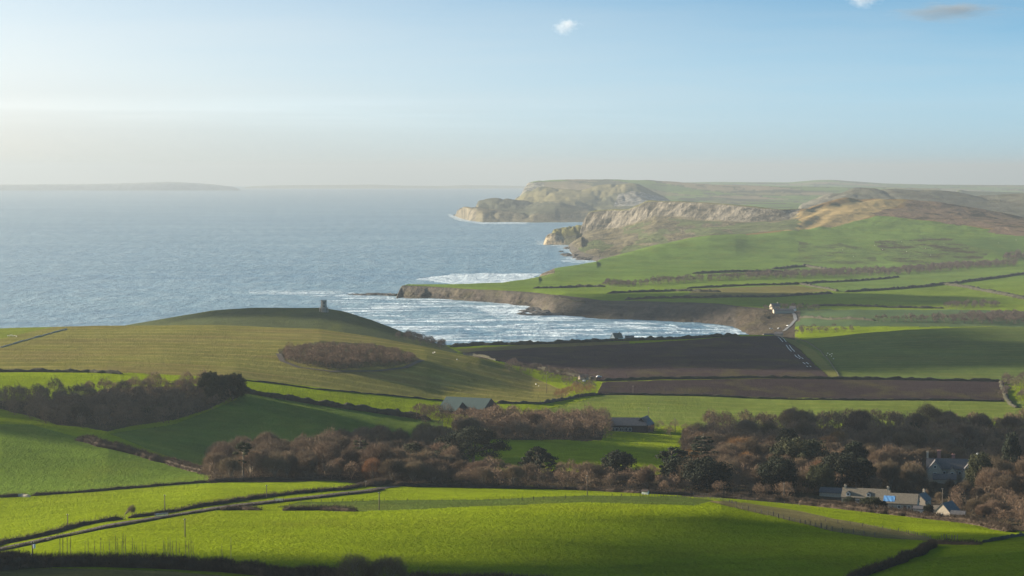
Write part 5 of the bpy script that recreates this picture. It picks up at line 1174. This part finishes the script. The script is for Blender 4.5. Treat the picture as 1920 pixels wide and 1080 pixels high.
# ------------------------------------------------------------------ clouds added out of view: their shadows make the dark and light fields
def cloud(target, z0, lx, ly, seed, thick=120):
    """unseen cloud added so that its shadow falls round the target point"""
    r = np.random.default_rng(seed); t = (z0 - target[2]) / sd_[2]; cx, cy = target[0] + sd_[0] * t, target[1] + sd_[1] * t
    nu, nv = 72, 36; u = np.linspace(0, 2 * math.pi, nu, endpoint=False); v = np.linspace(-math.pi / 2, math.pi / 2, nv)
    U, Vv = np.meshgrid(u, v); nx = np.cos(Vv) * np.cos(U); ny = np.cos(Vv) * np.sin(U); nz = np.sin(Vv)
    n = 1 + .42 * fbm(nx * 2.2 + seed, ny * 2.2 + nz, seed, 5) + .2 * fbm(nx * 7 + nz * 5, ny * 7, seed + 2, 3)
    zz = np.where(nz > 0, nz * thick, nz * thick * .25)
    V = np.stack([cx + lx * nx * n, cy + ly * ny * n, z0 + zz * n], -1).reshape(-1, 3)
    idx = np.arange(nu * nv).reshape(nv, nu); nxt = np.roll(idx, -1, 1)
    Fq = np.stack([idx[:-1], nxt[:-1], nxt[1:], idx[1:]], -1).reshape(-1, 4)
    o = bpy.data.objects.new('cloud', mesh_np('cloud', V, Fq, M['cloud'])); C.objects.link(o); o['kind'] = 'structure'
M['cloud'] = simple('unseen_cloud_white', (.85, .85, .86), (.78, .79, .82), .004, trans=.5)
nt_ = M['cloud'].node_tree; out_ = nt_.nodes['Material Output']; src_ = out_.inputs[0].links[0].from_socket
g_ = N(nt_, 'ShaderNodeNewGeometry'); thin = ramp(nt_, noise_n(nt_, g_.outputs['Position'], .011, 4, .6), .38, .68)
tp_ = N(nt_, 'ShaderNodeBsdfTransparent'); ms_ = N(nt_, 'ShaderNodeMixShader'); L(nt_, math_n(nt_, 'ADD', math_n(nt_, 'MULTIPLY', thin, .45), .06), ms_.inputs[0]); L(nt_, src_, ms_.inputs[1]); L(nt_, tp_.outputs[0], ms_.inputs[2]); L(nt_, ms_.outputs[0], out_.inputs[0])
cloud((-110, 1335, 50), 700, 160, 90, 11, 30)
cloud((-290, 1235, 60), 700, 90, 32, 12, 20)
cloud((200, 2250, 30), 1150, 320, 300, 13, 50)
cloud((-190, 2560, 40), 1150, 150, 100, 19, 30)
cloud((330, 3270, 20), 1150, 320, 150, 20, 30)
cloud((300, 1400, 40), 900, 165, 105, 14, 35)
cloud((60, 565, 90), 1100, 200, 85, 16, 25)
cloud((165, 690, 80), 1100, 120, 150, 17, 25)
def puff_cloud(px, py, D, lx, ly, lz, seed, label, dens, grey=.95):
    # a real little cloud far beyond the coast, well above the haze
    u, sl = ray_us(px, py); c = (u * D, D, CZ + sl * D)
    r = np.random.default_rng(seed); nu, nv = 48, 24; U, Vv = np.meshgrid(np.linspace(0, 2 * math.pi, nu, endpoint=False), np.linspace(-math.pi / 2, math.pi / 2, nv))
    nx = np.cos(Vv) * np.cos(U); ny = np.cos(Vv) * np.sin(U); nz = np.sin(Vv)
    V = np.stack([nx * lx, ny * ly, nz * lz], -1).reshape(-1, 3); idx = np.arange(nu * nv).reshape(nv, nu); nxt = np.roll(idx, -1, 1)
    m = bpy.data.materials.new('cloud_vapour'); m.use_nodes = True; t_ = m.node_tree; t_.nodes.remove(t_.nodes['Principled BSDF'])
    pv_ = N(t_, 'ShaderNodeVolumePrincipled'); pv_.inputs['Color'].default_value = (grey, grey, grey * 1.02, 1); pv_.inputs['Anisotropy'].default_value = .3
    tc_ = N(t_, 'ShaderNodeTexCoord'); mp_ = N(t_, 'ShaderNodeMapping'); mp_.inputs['Scale'].default_value = (1 / lx, 1 / ly, 1 / lz); L(t_, tc_.outputs['Object'], mp_.inputs[0])
    ln_ = N(t_, 'ShaderNodeVectorMath', operation='LENGTH'); L(t_, mp_.outputs[0], ln_.inputs[0])
    nz_ = noise_n(t_, mp_.outputs[0], 1.6, 5, .62, sc=(1, 1, 1))
    d_ = math_n(t_, 'SUBTRACT', math_n(t_, 'MULTIPLY', nz_, 2.0), math_n(t_, 'ADD', ln_.outputs['Value'], .42)); d_ = math_n(t_, 'MULTIPLY', math_n(t_, 'MULTIPLY', d_, 2.2, True), dens)
    L(t_, d_, pv_.inputs['Density']); L(t_, pv_.outputs[0], t_.nodes['Material Output'].inputs['Volume'])
    o = bpy.data.objects.new('cloud', mesh_np('cloud', V, np.stack([idx[:-1], nxt[:-1], nxt[1:], idx[1:]], -1).reshape(-1, 4), m)); C.objects.link(o); o.location = c; tag(o, label, 'cloud')
puff_cloud(1061, 48, 9000, 75, 60, 48, 1, 'small lone white cloud high over the headlands', .010)
puff_cloud(1625, -8, 9000, 110, 90, 60, 2, 'white cloud cut by the top edge of the photo, left of the grey wisps', .011)
puff_cloud(1780, 20, 9000, 330, 120, 60, 3, 'long grey wispy cloud near the top right corner', .009, .35)

# ------------------------------------------------------------------ light, air, camera
SUN_AZ, SUN_EL = math.radians(72), math.radians(15)
sd = np.array([-math.sin(SUN_AZ) * math.cos(SUN_EL), math.cos(SUN_AZ) * math.cos(SUN_EL), math.sin(SUN_EL)])
from mathutils import Vector
sl = bpy.data.lights.new('sun', 'SUN'); sl.energy = 5.0; sl.angle = math.radians(.5); sl.color = (1, .86, .66)
so = bpy.data.objects.new('sun', sl); C.objects.link(so); so.rotation_euler = Vector(sd.tolist()).to_track_quat('Z', 'Y').to_euler()
w = bpy.data.worlds.new('World'); bpy.context.scene.world = w; w.use_nodes = True; nt = w.node_tree
bg = nt.nodes['Background']; bg.inputs[1].default_value = .05
sky = N(nt, 'ShaderNodeTexSky', sky_type='NISHITA'); sky.sun_disc = False; sky.sun_elevation = SUN_EL; sky.sun_rotation = -SUN_AZ
sky.altitude = 200; sky.air_density = 1.0; sky.dust_density = .6; sky.ozone_density = 2
# a thin veil of high cloud whitens the clear sky, more towards the horizon, with faint bands
tc = N(nt, 'ShaderNodeTexCoord'); dv = tc.outputs['Generated']; sp = N(nt, 'ShaderNodeSeparateXYZ'); L(nt, dv, sp.inputs[0])
bw = N(nt, 'ShaderNodeRGBToBW'); L(nt, sky.outputs[0], bw.inputs[0])
dt = N(nt, 'ShaderNodeVectorMath', operation='DOT_PRODUCT'); dt.inputs[1].default_value = (-math.sin(SUN_AZ), math.cos(SUN_AZ), 0); L(nt, dv, dt.inputs[0])
prox = N(nt, 'ShaderNodeMapRange'); prox.inputs[1].default_value = math.cos(math.radians(86)); prox.inputs[2].default_value = math.cos(math.radians(60)); prox.clamp = True; L(nt, dt.outputs['Value'], prox.inputs[0])
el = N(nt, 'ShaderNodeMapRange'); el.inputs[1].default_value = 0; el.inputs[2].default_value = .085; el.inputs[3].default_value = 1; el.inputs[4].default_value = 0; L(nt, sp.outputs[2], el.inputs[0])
cn = noise_n(nt, dv, 2.0, 6, .6, sc=(1, 1, 12))
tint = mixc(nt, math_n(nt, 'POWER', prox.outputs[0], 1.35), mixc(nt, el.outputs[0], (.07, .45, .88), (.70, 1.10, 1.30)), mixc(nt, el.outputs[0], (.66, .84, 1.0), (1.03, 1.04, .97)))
tint = mixc(nt, math_n(nt, 'MULTIPLY', math_n(nt, 'SUBTRACT', cn, .45), 1.1, True), tint, (.92, .97, 1.0))
vs = N(nt, 'ShaderNodeVectorMath', operation='SCALE'); L(nt, tint, vs.inputs[0]); L(nt, bw.outputs[0], vs.inputs[3])
# low banks of stratus lying over the sea
bn = noise_n(nt, dv, 3.0, 6, .55, sc=(1, 1, 34)); bz = N(nt, 'ShaderNodeMapRange'); bz.inputs[1].default_value = .017; bz.inputs[2].default_value = .026; L(nt, math_n(nt, 'ADD', sp.outputs[2], math_n(nt, 'MULTIPLY', math_n(nt, 'SUBTRACT', bn, .5), .02)), bz.inputs[0])
bt = N(nt, 'ShaderNodeMapRange'); bt.inputs[1].default_value = .032; bt.inputs[2].default_value = .022; L(nt, sp.outputs[2], bt.inputs[0])
lowb = math_n(nt, 'SUBTRACT', 1.0, bz.outputs[0]); edge = math_n(nt, 'MULTIPLY', bz.outputs[0], bt.outputs[0])
fac = math_n(nt, 'ADD', math_n(nt, 'SUBTRACT', 1.0, math_n(nt, 'MULTIPLY', lowb, .01)), math_n(nt, 'MULTIPLY', math_n(nt, 'MULTIPLY', edge, ramp(nt, bn, .42, .62)), .16))
hi = N(nt, 'ShaderNodeMapRange'); hi.inputs[1].default_value = .09; hi.inputs[2].default_value = .3; hi.inputs[3].default_value = 1; hi.inputs[4].default_value = 2.0; L(nt, sp.outputs[2], hi.inputs[0])  # upper sky, out of view, brightened to add fill light
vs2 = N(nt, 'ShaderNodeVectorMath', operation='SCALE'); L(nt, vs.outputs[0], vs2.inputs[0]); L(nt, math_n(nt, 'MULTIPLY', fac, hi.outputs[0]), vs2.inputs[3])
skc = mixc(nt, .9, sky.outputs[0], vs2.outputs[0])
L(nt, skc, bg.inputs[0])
# haze
hz = MB(); hz.box(-30000, 30000, -400, 64000, -262, 300)
hm = bpy.data.materials.new('haze_air'); hm.use_nodes = True; hn = hm.node_tree; hn.nodes.remove(hn.nodes['Principled BSDF'])
pv = N(hn, 'ShaderNodeVolumePrincipled'); pv.inputs['Color'].default_value = (.37, .42, .465, 1); pv.inputs['Density'].default_value = 5.0e-5; pv.inputs['Anisotropy'].default_value = .35
L(hn, pv.outputs[0], hn.nodes['Material Output'].inputs['Volume'])
ho = hz.build('haze', hm); ho['kind'] = 'stuff'
cam = bpy.data.cameras.new('camera'); cam.sensor_width = 36; cam.lens = F / 1920 * 36; cam.clip_start = 1; cam.clip_end = 300000
co = bpy.data.objects.new('camera', cam); C.objects.link(co); co.location = (0, 0, CZ); co.rotation_euler = (math.pi / 2 - PIT, 0, 0)
sc = bpy.context.scene; sc.camera = co
sc.view_settings.view_transform = 'Standard'; sc.view_settings.look = 'None'; sc.view_settings.gamma = 1; sc.view_settings.exposure = 1.9
sc.cycles.use_denoising = True; sc.cycles.use_adaptive_sampling = False; sc.cycles.max_bounces = 5; sc.cycles.diffuse_bounces = 2; sc.cycles.volume_bounces = 0; sc.cycles.transparent_max_bounces = 12
